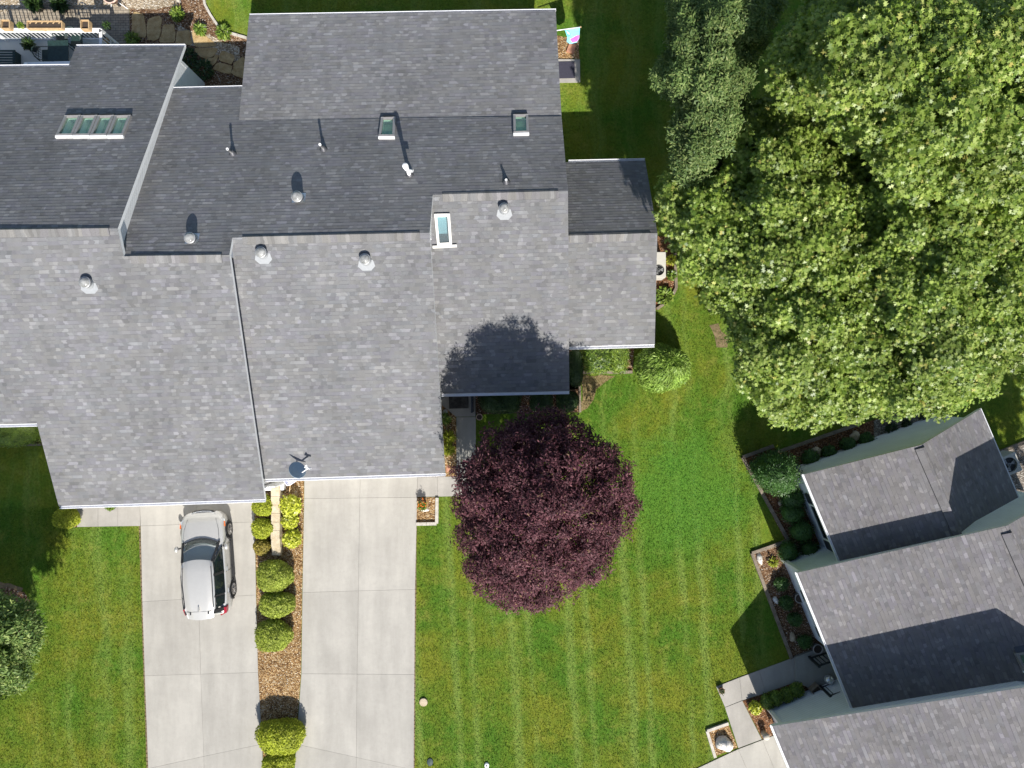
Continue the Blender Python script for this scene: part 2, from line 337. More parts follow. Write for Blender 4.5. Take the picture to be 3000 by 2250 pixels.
# ------------------------------------------------------------------ mesh builder
class MB:
    def __init__(s): s.v = []; s.f = []; s.m = []; s.uv = {}
    def add(s, pts, faces, mi=0):
        o = len(s.v); s.v += [tuple(p) for p in pts]
        for f in faces: s.f.append([i+o for i in f]); s.m.append(mi)
        return o
    def box(s, c, sx, sy, sz, rz=0.0, mi=0, rx=0.0):
        c = Vector(c); mt = Matrix.Rotation(rz, 3, 'Z') @ Matrix.Rotation(rx, 3, 'X')
        p = [c+mt @ Vector((x*sx/2, y*sy/2, z*sz/2)) for x in (-1, 1) for y in (-1, 1) for z in (-1, 1)]
        s.add(p, [(0, 1, 3, 2), (4, 6, 7, 5), (0, 4, 5, 1), (2, 3, 7, 6), (0, 2, 6, 4), (1, 5, 7, 3)], mi); return s
    def bar(s, a, b, w, h, mi=0):
        a, b = Vector(a), Vector(b); d = (b-a).normalized()
        side = d.cross(Vector((0, 0, 1)))
        side = Vector((1, 0, 0)) if side.length < 1e-4 else side.normalized()
        up = side.cross(d).normalized()
        p = [q+side*(w/2*i)+up*(h/2*j) for q in (a, b) for i, j in ((-1, -1), (1, -1), (1, 1), (-1, 1))]
        s.add(p, [(0, 1, 2, 3), (7, 6, 5, 4), (0, 4, 5, 1), (1, 5, 6, 2), (2, 6, 7, 3), (3, 7, 4, 0)], mi); return s
    def tube(s, pts, rad, n=10, mi=0, cap=True):
        pts = [Vector(p) for p in pts]
        rad = rad if isinstance(rad, (list, tuple)) else [rad]*len(pts)
        rings = []
        for i, p in enumerate(pts):
            d = (pts[min(i+1, len(pts)-1)]-pts[max(i-1, 0)]).normalized()
            ref = Vector((0, 0, 1)) if abs(d.z) < .9 else Vector((1, 0, 0))
            a = d.cross(ref).normalized(); b = d.cross(a)
            rings.append([p+(a*math.cos(2*math.pi*k/n)+b*math.sin(2*math.pi*k/n))*rad[i] for k in range(n)])
        o = len(s.v)
        for r in rings: s.v += [tuple(q) for q in r]
        for i in range(len(rings)-1):
            for k in range(n):
                s.f.append([o+i*n+k, o+i*n+(k+1) % n, o+(i+1)*n+(k+1) % n, o+(i+1)*n+k]); s.m.append(mi)
        if cap:
            s.f.append([o+k for k in range(n)]); s.m.append(mi)
            s.f.append([o+(len(rings)-1)*n+k for k in reversed(range(n))]); s.m.append(mi)
        return s
    def lathe(s, c, prof, n=20, mi=0, axis=None, sx=1, sy=1):
        c = Vector(c); o = len(s.v)
        q = Vector((0, 0, 1)).rotation_difference(axis) if axis is not None else None
        for r, z in prof:
            for k in range(n):
                p = Vector((r*sx*math.cos(2*math.pi*k/n), r*sy*math.sin(2*math.pi*k/n), z))
                if q: p = q @ p
                s.v.append(tuple(c+p))
        for i in range(len(prof)-1):
            for k in range(n):
                s.f.append([o+i*n+k, o+i*n+(k+1) % n, o+(i+1)*n+(k+1) % n, o+(i+1)*n+k]); s.m.append(mi)
        s.f.append([o+(len(prof)-1)*n+k for k in range(n)]); s.m.append(mi)
        s.f.append([o+k for k in reversed(range(n))]); s.m.append(mi)
        return s
    def prism(s, top, zb, mi=0, mside=None, smooth=False):
        """top: list of points; sides go down to zb (number or callable)"""
        n = len(top); ms = mi if mside is None else mside
        bot = [Vector((p[0], p[1], zb if not callable(zb) else zb(p))) for p in top]
        area = sum(top[i][0]*top[(i+1) % n][1]-top[(i+1) % n][0]*top[i][1] for i in range(n))
        if area < 0: top = top[::-1]; bot = bot[::-1]
        o = s.add(list(top)+bot, [])
        s.f.append([o+i for i in range(n)]); s.m.append(mi)
        s.f.append([o+n+i for i in reversed(range(n))]); s.m.append(ms)
        for i in range(n):
            j = (i+1) % n
            s.f.append([o+i, o+n+i, o+n+j, o+j]); s.m.append(ms)
        return s
    def build(s, name, mats, parent=None, smooth=False, uv=None):
        me = bpy.data.meshes.new(name)
        off = OFF.get(parent.name, Vector((0, 0, 0))) if parent else Vector((0, 0, 0))
        me.from_pydata([(x-off.x, y-off.y, z-off.z) for x, y, z in s.v], [], s.f)
        mats = mats if isinstance(mats, (list, tuple)) else [mats]
        for m in mats: me.materials.append(M[m] if isinstance(m, str) else m)
        if len(mats) > 1: me.polygons.foreach_set('material_index', s.m)
        if smooth: me.polygons.foreach_set('use_smooth', [True]*len(me.polygons))
        if uv:
            L = me.uv_layers.new(name='UVMap')
            for lp in me.loops: L.data[lp.index].uv = uv(Vector(s.v[lp.vertex_index]))
        me.update()
        o = bpy.data.objects.new(name, me); COL.objects.link(o)
        if parent: o.parent = parent; OFF[o.name] = off
        return o
def tag(o, label, cat, group=None):
    o['label'] = label; o['category'] = cat
    if group: o['group'] = group
    return o
def thing(name, label, cat, loc, group=None):
    o = bpy.data.objects.new(name, None); COL.objects.link(o); o.location = loc; o.empty_display_size = .3
    OFF[o.name] = Vector(loc); return tag(o, label, cat, group)
def structure(o): o['kind'] = 'structure'; return o

# ------------------------------------------------------------------ foliage
SH = {
 'oak': np.array([(0, 0), (.20, .10), (.36, .40), (.46, .10), (.72, .34), (.74, .08), (1, 0), (.74, -.08), (.72, -.34), (.46, -.10), (.36, -.40), (.20, -.10)]),
 'lance': np.array([(0, 0), (.3, .17), (.65, .13), (1, 0), (.65, -.13), (.3, -.17)]),
 'round': np.array([(0, 0), (.3, .3), (.75, .26), (1, 0), (.75, -.26), (.3, -.3)]),
 'tri': np.array([(0, .13), (1, 0), (0, -.13)]),
}
def unit(a): return a/np.maximum(np.linalg.norm(a, axis=1, keepdims=True), 1e-9)
def leaf_arrays(P, D, Nn, size, shape, fold=.25):
    sh = SH[shape]; n = len(P); k = len(sh)
    D = unit(D); B = unit(np.cross(Nn, D)); N2 = np.cross(D, B)
    s = size.reshape(-1, 1, 1)
    V = P[:, None, :]+s*(sh[None, :, 0:1]*D[:, None, :]+sh[None, :, 1:2]*B[:, None, :]+(fold*np.abs(sh[None, :, 1:2])-.18*sh[None, :, 0:1]**2)*N2[:, None, :])
    return V.reshape(-1, 3), k, n
def leaf_mesh(name, chunks, m, parent=None, core=None):
    off = np.array(OFF.get(parent.name, (0, 0, 0))) if parent else np.zeros(3)
    vs, starts, tot, idx = [], [], [], []; vo = 0; lo = 0
    for V, k, n in chunks:
        vs.append(V-off); c = n*k
        idx.append(np.arange(c)+vo); starts.append(np.arange(n)*k+lo); tot.append(np.full(n, k)); vo += c; lo += c
    if core:
        cv = np.array(core.v)-off; vs.append(cv)
        for f in core.f:
            idx.append(np.array(f)+vo); starts.append(np.array([lo])); tot.append(np.array([len(f)])); lo += len(f)
        vo += len(cv)
    V = np.concatenate(vs).astype(np.float32); I = np.concatenate(idx).astype(np.int32)
    S = np.concatenate(starts).astype(np.int32); T = np.concatenate(tot).astype(np.int32)
    me = bpy.data.meshes.new(name)
    me.vertices.add(len(V)); me.vertices.foreach_set('co', V.ravel())
    me.loops.add(len(I)); me.loops.foreach_set('vertex_index', I)
    me.polygons.add(len(S)); me.polygons.foreach_set('loop_start', S); me.polygons.foreach_set('loop_total', T)
    me.materials.append(M[m]); me.update(calc_edges=True); me.validate()
    o = bpy.data.objects.new(name, me); COL.objects.link(o)
    if parent: o.parent = parent; OFF[o.name] = Vector(off)
    return o
def rdir(n, up=-1.0):
    d = unit(rng.normal(size=(n*3+40, 3))); d = d[d[:, 2] > up]
    while len(d) < n: d = np.concatenate([d, d])
    return d[:n]
def crown_points(lumps, per, shell=.55):
    """points on lumps (c, r, flatten): returns P, outward direction"""
    Ps, Os = [], []
    tot = sum(r*r for c, r, fl in lumps)
    for c, r, fl in lumps:
        n = max(8, int(per*r*r/tot))
        d = rdir(n, -.45)
        rad = r*(shell+(1-shell)*rng.random((n, 1))**.5)*(1+.16*np.sin(d[:, :1]*7+c[0]*3)+.12*np.sin(d[:, 1:2]*9+c[1]*5))
        Ps.append(np.array(c)+d*rad*np.array([1, 1, fl])); Os.append(d)
    return np.concatenate(Ps), np.concatenate(Os)
def rosettes(P, O, nleaf, size, shape, droop=.35, spread=.1, flat=.6):
    n = len(P); Pk = np.repeat(P, nleaf, 0); Ok = np.repeat(O, nleaf, 0)
    rnd = unit(rng.normal(size=(n*nleaf, 3)))
    D = unit(rnd-Ok*(np.sum(rnd*Ok, 1, keepdims=True))*flat+Ok*.35); D[:, 2] -= droop*rng.random(n*nleaf)
    Nn = unit(Ok*.6+np.array([0, -.12, 1.1])+rng.normal(size=(n*nleaf, 3))*.27)
    sz = size*(.65+.7*rng.random(n*nleaf))
    return leaf_arrays(Pk+D*spread*rng.random((n*nleaf, 1))+rng.normal(size=(n*nleaf, 3))*spread*.5, D, Nn, sz, shape)
def trunk_mesh(base, top, r0, boughs, parent, wob=.25):
    mb = MB(); base, top = Vector(base), Vector(top)
    pts = [base.lerp(top, i/5)+Vector((random.uniform(-wob, wob), random.uniform(-wob, wob), 0))*(i > 0)*.5 for i in range(6)]
    mb.tube(pts, [r0*(1.25-.17*i) for i in range(6)], 10)
    for b in boughs:
        st = pts[random.choice((2, 3, 4))]; b = Vector(b); mid = st.lerp(b, .5)+Vector((random.uniform(-.3, .3), random.uniform(-.3, .3), .25))
        b = st.lerp(b, .85); mb.tube([st, mid.lerp(st, .1), b], [r0*.26, r0*.16, r0*.05], 7)
    return mb.build('trunk', 'bark', parent, True)
def big_tree(name, label, c, R, ztop, zbot, nl, tw, nleaf, size, shape, m, group=None, lump=(1.0, 1.7), seed=0, extra=(), base=None, power=1.0):
    global rng
    rng = np.random.default_rng(seed); random.seed(seed)
    cz = (ztop+zbot)/2; hz = (ztop-zbot)/2
    lumps = []
    for i in range(nl):
        d = rdir(1, -.55)[0]; q = rng.uniform(.62, .88)
        r = rng.uniform(*lump)
        lumps.append((np.array([c[0]+d[0]*(R-r*.55)*q/.8, c[1]+d[1]*(R-r*.55)*q/.8, cz+d[2]*(hz-r*.5)*q/.85]), r, .8))
    lumps += [(np.array(e[:3]), e[3], .8) for e in extra]
    b = base or (c[0], c[1]); zb = g(b[1])
    t = thing(name, label, 'tree', (b[0], b[1], zb), group)
    P, O = crown_points(lumps, tw)
    leaf_mesh('crown', [rosettes(P, O, nleaf, size, shape)], m, t)
    trunk_mesh((b[0], b[1], zb), (c[0], c[1], zbot+(ztop-zbot)*.6), .1+R*.045, [l[0] for l in lumps[::2]], t)
    return t
def blob_core(c, rx, ry, rz, n=18, seed=0, sq=1.0):
    r = random.Random(seed); mb = MB(); ph = [r.uniform(0, 6.28) for _ in range(4)]
    rings = 9; o = 0
    for i in range(rings+1):
        th = math.pi*i/rings
        for k in range(n):
            a = 2*math.pi*k/n
            w = 1+.05*math.sin(3*a+ph[0])*math.sin(th)+.04*math.sin(5*a+ph[1]+th*3)
            ca, sa = math.cos(a), math.sin(a)
            ca = math.copysign(abs(ca)**sq, ca); sa = math.copysign(abs(sa)**sq, sa)
            st = math.sin(th)**sq; ct = math.copysign(abs(math.cos(th))**sq, math.cos(th))
            mb.v.append((c[0]+rx*w*st*ca, c[1]+ry*w*st*sa, c[2]+rz*ct*w))
    for i in range(rings):
        for k in range(n):
            mb.f.append([i*n+k, (i+1)*n+k, (i+1)*n+(k+1) % n, i*n+(k+1) % n]); mb.m.append(0)
    return mb
def sample_core(core, n):
    v = np.array(core.v); f = np.array(core.f)
    a = v[f]; ar = np.linalg.norm(np.cross(a[:, 2]-a[:, 0], a[:, 3]-a[:, 1]), axis=1)
    i = rng.choice(len(f), n, p=ar/ar.sum()); q = a[i]
    s, t = rng.random((n, 1)), rng.random((n, 1))
    P = (q[:, 0]*(1-s)+q[:, 1]*s)*(1-t)+(q[:, 3]*(1-s)+q[:, 2]*s)*t
    N = unit(np.cross(q[:, 2]-q[:, 0], q[:, 3]-q[:, 1]))
    return P, N
NSEED = [100]
def bush(name, label, px, py, wx, wy, h, m, n=2200, leaf=.055, shape='round', cat='shrub', group=None, sq=1.0, rough=.25, inner=.93, stem=True):
    """clipped or loose shrub: px,py,wx,wy are photo pixels of its visible outline, h its height"""
    global rng
    NSEED[0] += 1; rng = np.random.default_rng(NSEED[0])
    gz = g(G(px, py).y)
    p = W(px, py, gz+h*.55); k = (H-gz-h*.55)/F
    rx, ry = wx/2*k, wy/2*k
    t = thing(name, label, cat, (p.x, p.y, gz), group)
    core = blob_core((p.x, p.y, gz+h*.5), rx*inner, ry*inner, h*.5*inner, seed=NSEED[0], sq=sq)
    P, N = sample_core(core, n)
    c = np.array((p.x, p.y, gz+h*.5)); P = P+(P-c)*((1/inner-1)*1.0+rng.normal(size=(n, 1))*rough*.12)-N*0
    D = unit(N*.4+rng.normal(size=(n, 3))*.7); Nn = unit(N+np.array([0, 0, .5])+rng.normal(size=(n, 3))*.34)
    ch = leaf_arrays(P-D*leaf*.4, D, Nn, leaf*(.6+.8*rng.random(n)), shape)
    leaf_mesh('foliage', [ch], m, t, core)
    return t
def loose(name, label, px, py, w, h, m, n=260, leaf=.13, shape='lance', cat='plant', group=None, arch=.5):
    """tuft or loose plant: leaves rising from its base"""
    global rng
    NSEED[0] += 1; rng = np.random.default_rng(NSEED[0])
    p = G(px, py); rad = w/2*(H-p.z)/F
    t = thing(name, label, cat, tuple(p), group)
    a = rng.random(n)*2*math.pi; r = rad*np.sqrt(rng.random(n))*.75
    P = np.stack([p.x+np.cos(a)*r, p.y+np.sin(a)*r, p.z+h*(.15+.75*rng.random(n)*(1-(r/rad)**2*.6))], 1)
    D = np.stack([np.cos(a), np.sin(a), arch*rng.normal(size=n)+.2], 1)+rng.normal(size=(n, 3))*.35
    Nn = np.array([0, 0, 1.])+rng.normal(size=(n, 3))*.4
    leaf_mesh('foliage', [leaf_arrays(P, D, Nn, leaf*(.6+.8*rng.random(n)), shape)], m, t)
    MB().tube([p, p+Vector((0, 0, h*.6))], [.03, .012], 6).build('stem', 'bark', t)
    return t

# ------------------------------------------------------------------ ground
LAWN_EXCL = []
def ring(pts, n=0): return pts
def sheet(name, px, m, dz, thick=None, excl=True, uneven=0.0):
    pts = [G(x, y, dz) for x, y in px]
    if uneven:
        r = random.Random(len(name)*31 + len(px)); new = []
        for i, p in enumerate(pts):
            q = pts[(i+1) % len(pts)]; k = max(1, int((q-p).length/.25))
            d = (q-p); nn = Vector((-d.y, d.x, 0)).normalized()
            for j in range(k): new.append(p+d*(j/k)+nn*r.uniform(-uneven, uneven))
        pts = new
    if excl: LAWN_EXCL.append(np.array([(p.x, p.y) for p in pts]))
    mb = MB()
    tri = tessellate_polygon([pts])
    area = sum(pts[i].x*pts[(i+1) % len(pts)].y-pts[(i+1) % len(pts)].x*pts[i].y for i in range(len(pts)))
    if thick is None:
        o = mb.add(pts, [])
        for f in tri: 
            a, b, c = [pts[i] for i in f]
            f = f if (b-a).cross(c-a).z > 0 else f[::-1]
            mb.f.append(list(f)); mb.m.append(0)
    else:
        mb.prism(pts, lambda p: g(p[1])-thick)
    return structure(mb.build(name, m))
# terrain sheet
mb = MB()
xs = [-400, -120, -60, -40, 0, 40, 60, 120, 400]
ys = [-400, -120, -60, -40, -20, 0, 4]+[6+i*.5 for i in range(11)]+[14, 20, 40, 60, 120, 400]
for y in ys:
    for x in xs: mb.v.append((x, y, g(y)))
nx = len(xs)
for j in range(len(ys)-1):
    for i in range(nx-1): mb.f.append([j*nx+i, j*nx+i+1, (j+1)*nx+i+1, (j+1)*nx+i]); mb.m.append(0)
structure(mb.build('ground', 'grass'))

def slabs(name, rows, m, gap=.008, z=.035, under=True):
    """rows: list of rows of pixel points; neighbouring points bound concrete panels with open joints"""
    mb = MB()
    if under:
        left = [r[0] for r in rows]; right = [r[-1] for r in rows]
        sheet(name+'_base', left+right[::-1], 'joint', .006)
    for a, b in zip(rows, rows[1:]):
        for i in range(len(a)-1):
            q = [G(*a[i], z), G(*a[i+1], z), G(*b[i+1], z), G(*b[i], z)]
            c = sum(q, Vector())/4; n = 4; new = []
            for j in range(4):
                p = q[j]; e1 = (q[(j+1) % 4]-p).normalized(); e0 = (q[j-1]-p).normalized()
                new.append(p+(e1+e0)*gap/2)
            zz = random.uniform(-.002, .002)
            mb.prism([p+Vector((0, 0, zz)) for p in new], lambda p: g(p[1])+.002)
    return structure(mb.build(name, m))
slabs('driveway', [[(405, 1380), (574, 1375), (741, 1370)], [(412, 1541), (578, 1535), (746, 1529)], [(417, 1763), (582, 1753), (750, 1743)], [(424, 1980), (588, 1975), (756, 1970)], [(434, 2252), (597, 2216), (768, 2180)], [(440, 2420), (603, 2420), (776, 2420)]], 'conc')
slabs('driveway', [[(892, 1330), (1057, 1330), (1224, 1330)], [(891, 1461), (1054, 1459), (1222, 1457)], [(886, 1736), (1050, 1731), (1216, 1727)], [(883, 1974), (1046, 1975), (1214, 1976)], [(868, 2180), (1044, 2219), (1212, 2256)], [(852, 2420), (1040, 2420), (1209, 2420)]], 'conc')
slabs('path', [[(226, 1440), (287, 1440), (345, 1440), (409, 1440)], [(226, 1544), (287, 1543), (345, 1542), (411, 1541)]], 'conc2')
slabs('path', [[(1223, 1398), (1281, 1397), (1337, 1396), (1395, 1395)], [(1222, 1456), (1281, 1455), (1337, 1454), (1395, 1453)]], 'conc2')
slabs('path', [[(1337, 1222), (1394, 1221)], [(1337, 1319), (1394, 1319)], [(1338, 1395), (1395, 1394)]], 'conc3')
# front porch slab, two levels
def pad(name, px, m, z, zb=0): 
    mb = MB(); pts = [G(x, y, z) for x, y in px]; mb.prism(pts, lambda p: g(p[1])-.05)
    LAWN_EXCL.append(np.array([(p.x, p.y) for p in pts]))
    return structure(mb.build(name, m))
pad('porch', [(1285, 1090), (1393, 1090), (1393, 1220), (1336, 1221), (1296, 1188), (1285, 1180)], 'conc3', .10)
pad('porch', [(1615, 173), (1699, 174), (1700, 240), (1615, 241)], 'conc2', .08)
# turned house walk and drive
slabs('path', [[(2098, 2012), (2167, 1985), (2224, 1964), (2320, 1929), (2392, 1900)], [(2124, 2072), (2174, 2052), (2244, 2030), (2332, 1998), (2420, 1966)]], 'conc2')
slabs('path', [[(2124, 2073), (2175, 2053)], [(2163, 2192), (2232, 2166)]], 'conc2')
pad('porch', [(2330, 1926), (2480, 1868), (2520, 2010), (2425, 2040), (2332, 1998)], 'conc3', .16)
slabs('driveway', [[(2020, 2262), (2163, 2195), (2234, 2168), (2330, 2130)], [(2075, 2420), (2230, 2350), (2300, 2330), (2420, 2290)]], 'conc')

# beds
sheet('mulch_bed', [(744, 1400), (891, 1385), (889, 1560), (885, 1736), (882, 1974), (868, 2150), (858, 2250), (850, 2420), (778, 2420), (772, 2235), (757, 2000), (751, 1743), (747, 1530)], 'mulch', .02)
sheet('mulch_bed', [(1222, 1380), (1290, 1378), (1292, 1150), (1336, 1224), (1337, 1397), (1222, 1399)], 'mulch', .022)
sheet('mulch_bed', [(1221, 1458), (1278, 1457), (1278, 1530), (1220, 1531)], 'mulch', .02)
sheet('mulch_bed', [(1393, 1100), (1698, 1090), (1698, 1208), (1540, 1210), (1394, 1214)], 'mulch_dark', .018)
sheet('mulch_bed', [(1660, 990), (1860, 985), (1853, 1092), (1704, 1096), (1698, 1140), (1660, 1140)], 'mulch_dark', .018)
sheet('mulch_bed', [(1880, 690), (1972, 690), (1978, 845), (1960, 880), (1922, 905), (1880, 905)], 'mulch_red', .018, uneven=.03)
sheet('mulch_bed', [(1600, 100), (1693, 112), (1698, 172), (1600, 178)], 'mulch', .018, uneven=.06)
sheet('mulch_bed', [(-150, 1200), (118, 1195), (126, 1305), (-150, 1312)], 'mulch', .018)
sheet('mulch_bed', [(215, 1440), (226, 1440), (226, 1545), (200, 1545)], 'mulch_dark', .016)
sheet('mulch_bed', [(380, -150), (590, -150), (598, -10), (602, 15), (618, 45), (640, 78), (672, 98), (725, 114), (760, 300), (480, 300), (380, 130)], 'mulch_dark', .016)
sheet('gravel_strip', [(-150, -150), (560, -150), (520, 18), (420, 28), (300, 18), (225, 30), (205, 8), (90, 10), (18, 38), (-150, 40)], 'gravel', .024, uneven=.05)
sheet('gravel_strip', [(500, 60), (560, 95), (610, 105), (655, 122), (705, 140), (705, 180), (640, 160), (560, 130)], 'gravel', .022, uneven=.1)
sheet('patio', [(-200, -100), (378, -100), (380, 135), (380, 260), (-200, 260)], 'paver', .018)
sheet('mulch_bed', [(2174, 1339), (2265, 1306), (2277, 1322), (2520, 1243), (2575, 1225), (2560, 1330), (2470, 1420), (2480, 1640), (2330, 1690), (2300, 1582)], 'mulch_red', .018)
sheet('mulch_bed', [(2200, 1618), (2310, 1582), (2420, 1620), (2440, 1880), (2318, 1930)], 'mulch_dark', .0185)
sheet('gravel_bed', [(2560, 1233), (2714, 1180), (2758, 1248), (2740, 1320), (2560, 1330)], 'gravel_c', .021)
sheet('gravel_bed', [(2905, 1330), (3100, 1255), (3150, 1600), (2985, 1600)], 'gravel_c', .021)
sheet('mulch_bed', [(2176, 2054), (2330, 1998), (2440, 2030), (2330, 2140), (2234, 2166)], 'mulch_red', .018)
sheet('mulch_bed', [(2075, 2140), (2132, 2118), (2161, 2190), (2094, 2216)], 'mulch', .018)
sheet('mulch_ring', [(-60, 1740), (20, 1720), (70, 1735), (98, 1775), (106, 1835), (90, 1900), (60, 1950), (-60, 1970)], 'mulch_dark', .016, uneven=.04)
sheet('dirt_patch', [(-60, 1700), (30, 1705), (66, 1722), (60, 1745), (-60, 1750)], 'dirt', .012, uneven=.08)
sheet('dirt_patch', [(2082, 945), (2120, 965), (2140, 990), (2130, 1012), (2105, 1015), (2088, 985)], 'dirt', .008, uneven=.14, excl=False)
sheet('dry_grass', [(1703, 1098), (1800, 1100), (1772, 1122), (1745, 1140), (1738, 1170), (1722, 1200), (1704, 1206)], 'straw', .010, excl=False, uneven=.07)
mb = MB()
for x0, y0, x1, y1 in ((409, 1545, 432, 2260), (1219, 1540, 1213, 2260)):
    for i in range(60):
        f = i/60; px = x0+(x1-x0)*f; py = y0+(y1-y0)*f
        p = G(px, py, .013); mb.box(p, .045+.03*random.random(), .20, .012)
tag(mb.build('edge_soil', 'dirt'), 'thin line of bare brown soil where lawn meets driveway', 'soil'); bpy.data.objects['edge_soil']['kind'] = 'stuff'

def timber(name, label, px, w=.12, h=.13, m='timber', cat='edging', group='edging around the planting beds', pieces=1.6):
    t = None; mb = MB(); first = G(*px[0])
    for a, b in zip(px, px[1:]):
        p, q = G(*a), G(*b); L = (q-p).length; k = max(1, round(L/pieces))
        for i in range(k):
            s, e = p.lerp(q, i/k), p.lerp(q, (i+1)/k); d = (e-s).normalized()*.006
            mb.bar(s+d+Vector((0, 0, h/2-.02+random.uniform(-.006, .006))), e-d+Vector((0, 0, h/2-.02)), w, h)
    return tag(mb.build(name, m), label, cat, group)
timber('stone_edging', 'pale stone edging round the small flower bed beside the right driveway', [(1281, 1457), (1280, 1533), (1220, 1534)], .13, .14, 'stone_edge', pieces=.5)
timber('timber_edging', 'timber edging below the leafy hedges under the small east wing', [(1704, 1092), (1852, 1090)], .12)
timber('timber_edging', 'short timber edging at the end of the dark hedges by straw grass', [(1698, 1130), (1699, 1208)], .09)
timber('timber_edging', 'bent timber edging around the bed of the large air conditioner', [(1976, 742), (1980, 845), (1962, 878), (1923, 906)], .12)
timber('timber_edging', 'weathered timber edging left of the round green tree', [(2265, 1306), (2174, 1339), (2308, 1583)], .13)
timber('timber_edging', 'dark timber edging in oak shade behind the row of small shrubs', [(2277, 1324), (2520, 1240)], .13)
timber('timber_edging', 'weathered timber edging along lawn from white rock down to the walk', [(2306, 1583), (2201, 1619), (2318, 1928)], .13)
timber('timber_edging', 'timber frame around the grey gravel bed beside the oak', [(2583, 1226), (2714, 1182), (2757, 1248)], .13)
timber('timber_edging', 'timber edging of gravel bed at far right photo edge', [(2905, 1333), (3080, 1262)], .13)
timber('timber_edging', 'greyed timber frame around the white boulder', [(2133, 2117), (2070, 2139), (2094, 2217)], .12, m='stone_edge')
timber('timber_edging', 'timber edging of shaded hedge bed left of the left driveway', [(-100, 1308), (124, 1302)], .09)
timber('stone_edging', 'curved pale stone edging around the small back lawn', [(598, -12), (602, 15), (618, 45), (640, 78), (672, 98), (724, 113)], .10, .12, 'stone_edge', pieces=.35)

# grass blades over the lawns near the camera
def in_poly(x, y, poly):
    ins = np.zeros(len(x), bool); n = len(poly); j = n-1
    for i in range(n):
        xi, yi = poly[i]; xj, yj = poly[j]
        c = ((yi > y) != (yj > y)) & (x < (xj-xi)*(y-yi)/((yj-yi) if yj != yi else 1e-9)+xi)
        ins ^= c; j = i
    return ins
def grass():
    r = np.random.default_rng(5); out = []
    for (x0, x1, y0, y1, n) in ((-23, -15.4, -17.5, -5.2, 70000), (-4.6, 10.5, -17.5, 3.5, 210000), (1.5, 9, 3.5, 17.5, 45000), (-13.5, 2, 14.5, 17.5, 9000), (9, 22, -5, 0, 9000)):
        x = r.uniform(x0, x1, n); y = r.uniform(y0, y1, n)
        k = np.ones(n, bool)
        for p in LAWN_EXCL: k &= ~in_poly(x, y, p)
        out.append(np.stack([x[k], y[k]], 1))
    xy = np.concatenate(out); n = len(xy)
    t = np.clip((xy[:, 1]-6)/5, 0, 1); z = -(t*t*(3-2*t))
    P = np.column_stack([xy, z-.004])
    D = np.column_stack([r.normal(size=n)*.6+.05, r.normal(size=n)*.6, np.full(n, .75)])
    Nn = r.normal(size=(n, 3))
    o = leaf_mesh('grass', [leaf_arrays(P, D, Nn, .06*(.5+r.random(n)), 'tri', 0)], 'blade')
    o['kind'] = 'stuff'; tag(o, 'short mown green grass of the lawns around the houses', 'grass')

# ------------------------------------------------------------------ houses
pA_S, pN, pB1 = SP(3.98, .33), SP(7.87, -.5), SP(3.43, .33)
_r = pA_S.P(345, 669); _t = _r.y-R*_r.x
pA_N = SP(_r.z+.55*_t, -.55)
pB2 = SP(2.3+.296*.31, .296)
_b = pN.P(700, 352); _t = _b.y-R*_b.x
pREAR = SP(_b.z+.25*_t, -.25)
_e = W(1918, 1009, 2.3); _t = _e.y-R*_e.x
pW_S = SP(2.3-.33*_t, .33)
_r = pW_S.P(1925, 683); _t = _r.y-R*_r.x
pW_N = SP(_r.z+.6*_t, -.6)
def cplane(px, py, ze, p):
    e = W(px, py, ze); return CP(ze-p*(.926*e.x+.377*e.y), p)
def cback(plane, px, py, p):
    e = plane.P(px, py); return CP(e.z+p*(.926*e.x+.377*e.y), -p)
pC1_W = cplane(2355, 1390, 2.4, .5); pC1_E = cback(pC1_W, 2700, 1303, .5)
pC2_W = cplane(2335, 1678, 2.4, .485); pC2_E = cback(pC2_W, 2950, 1540, .485)
pC3_W = cplane(2262, 2127, 2.6, .5); pC3_E = cback(pC3_W, 3071, 2003, .5)

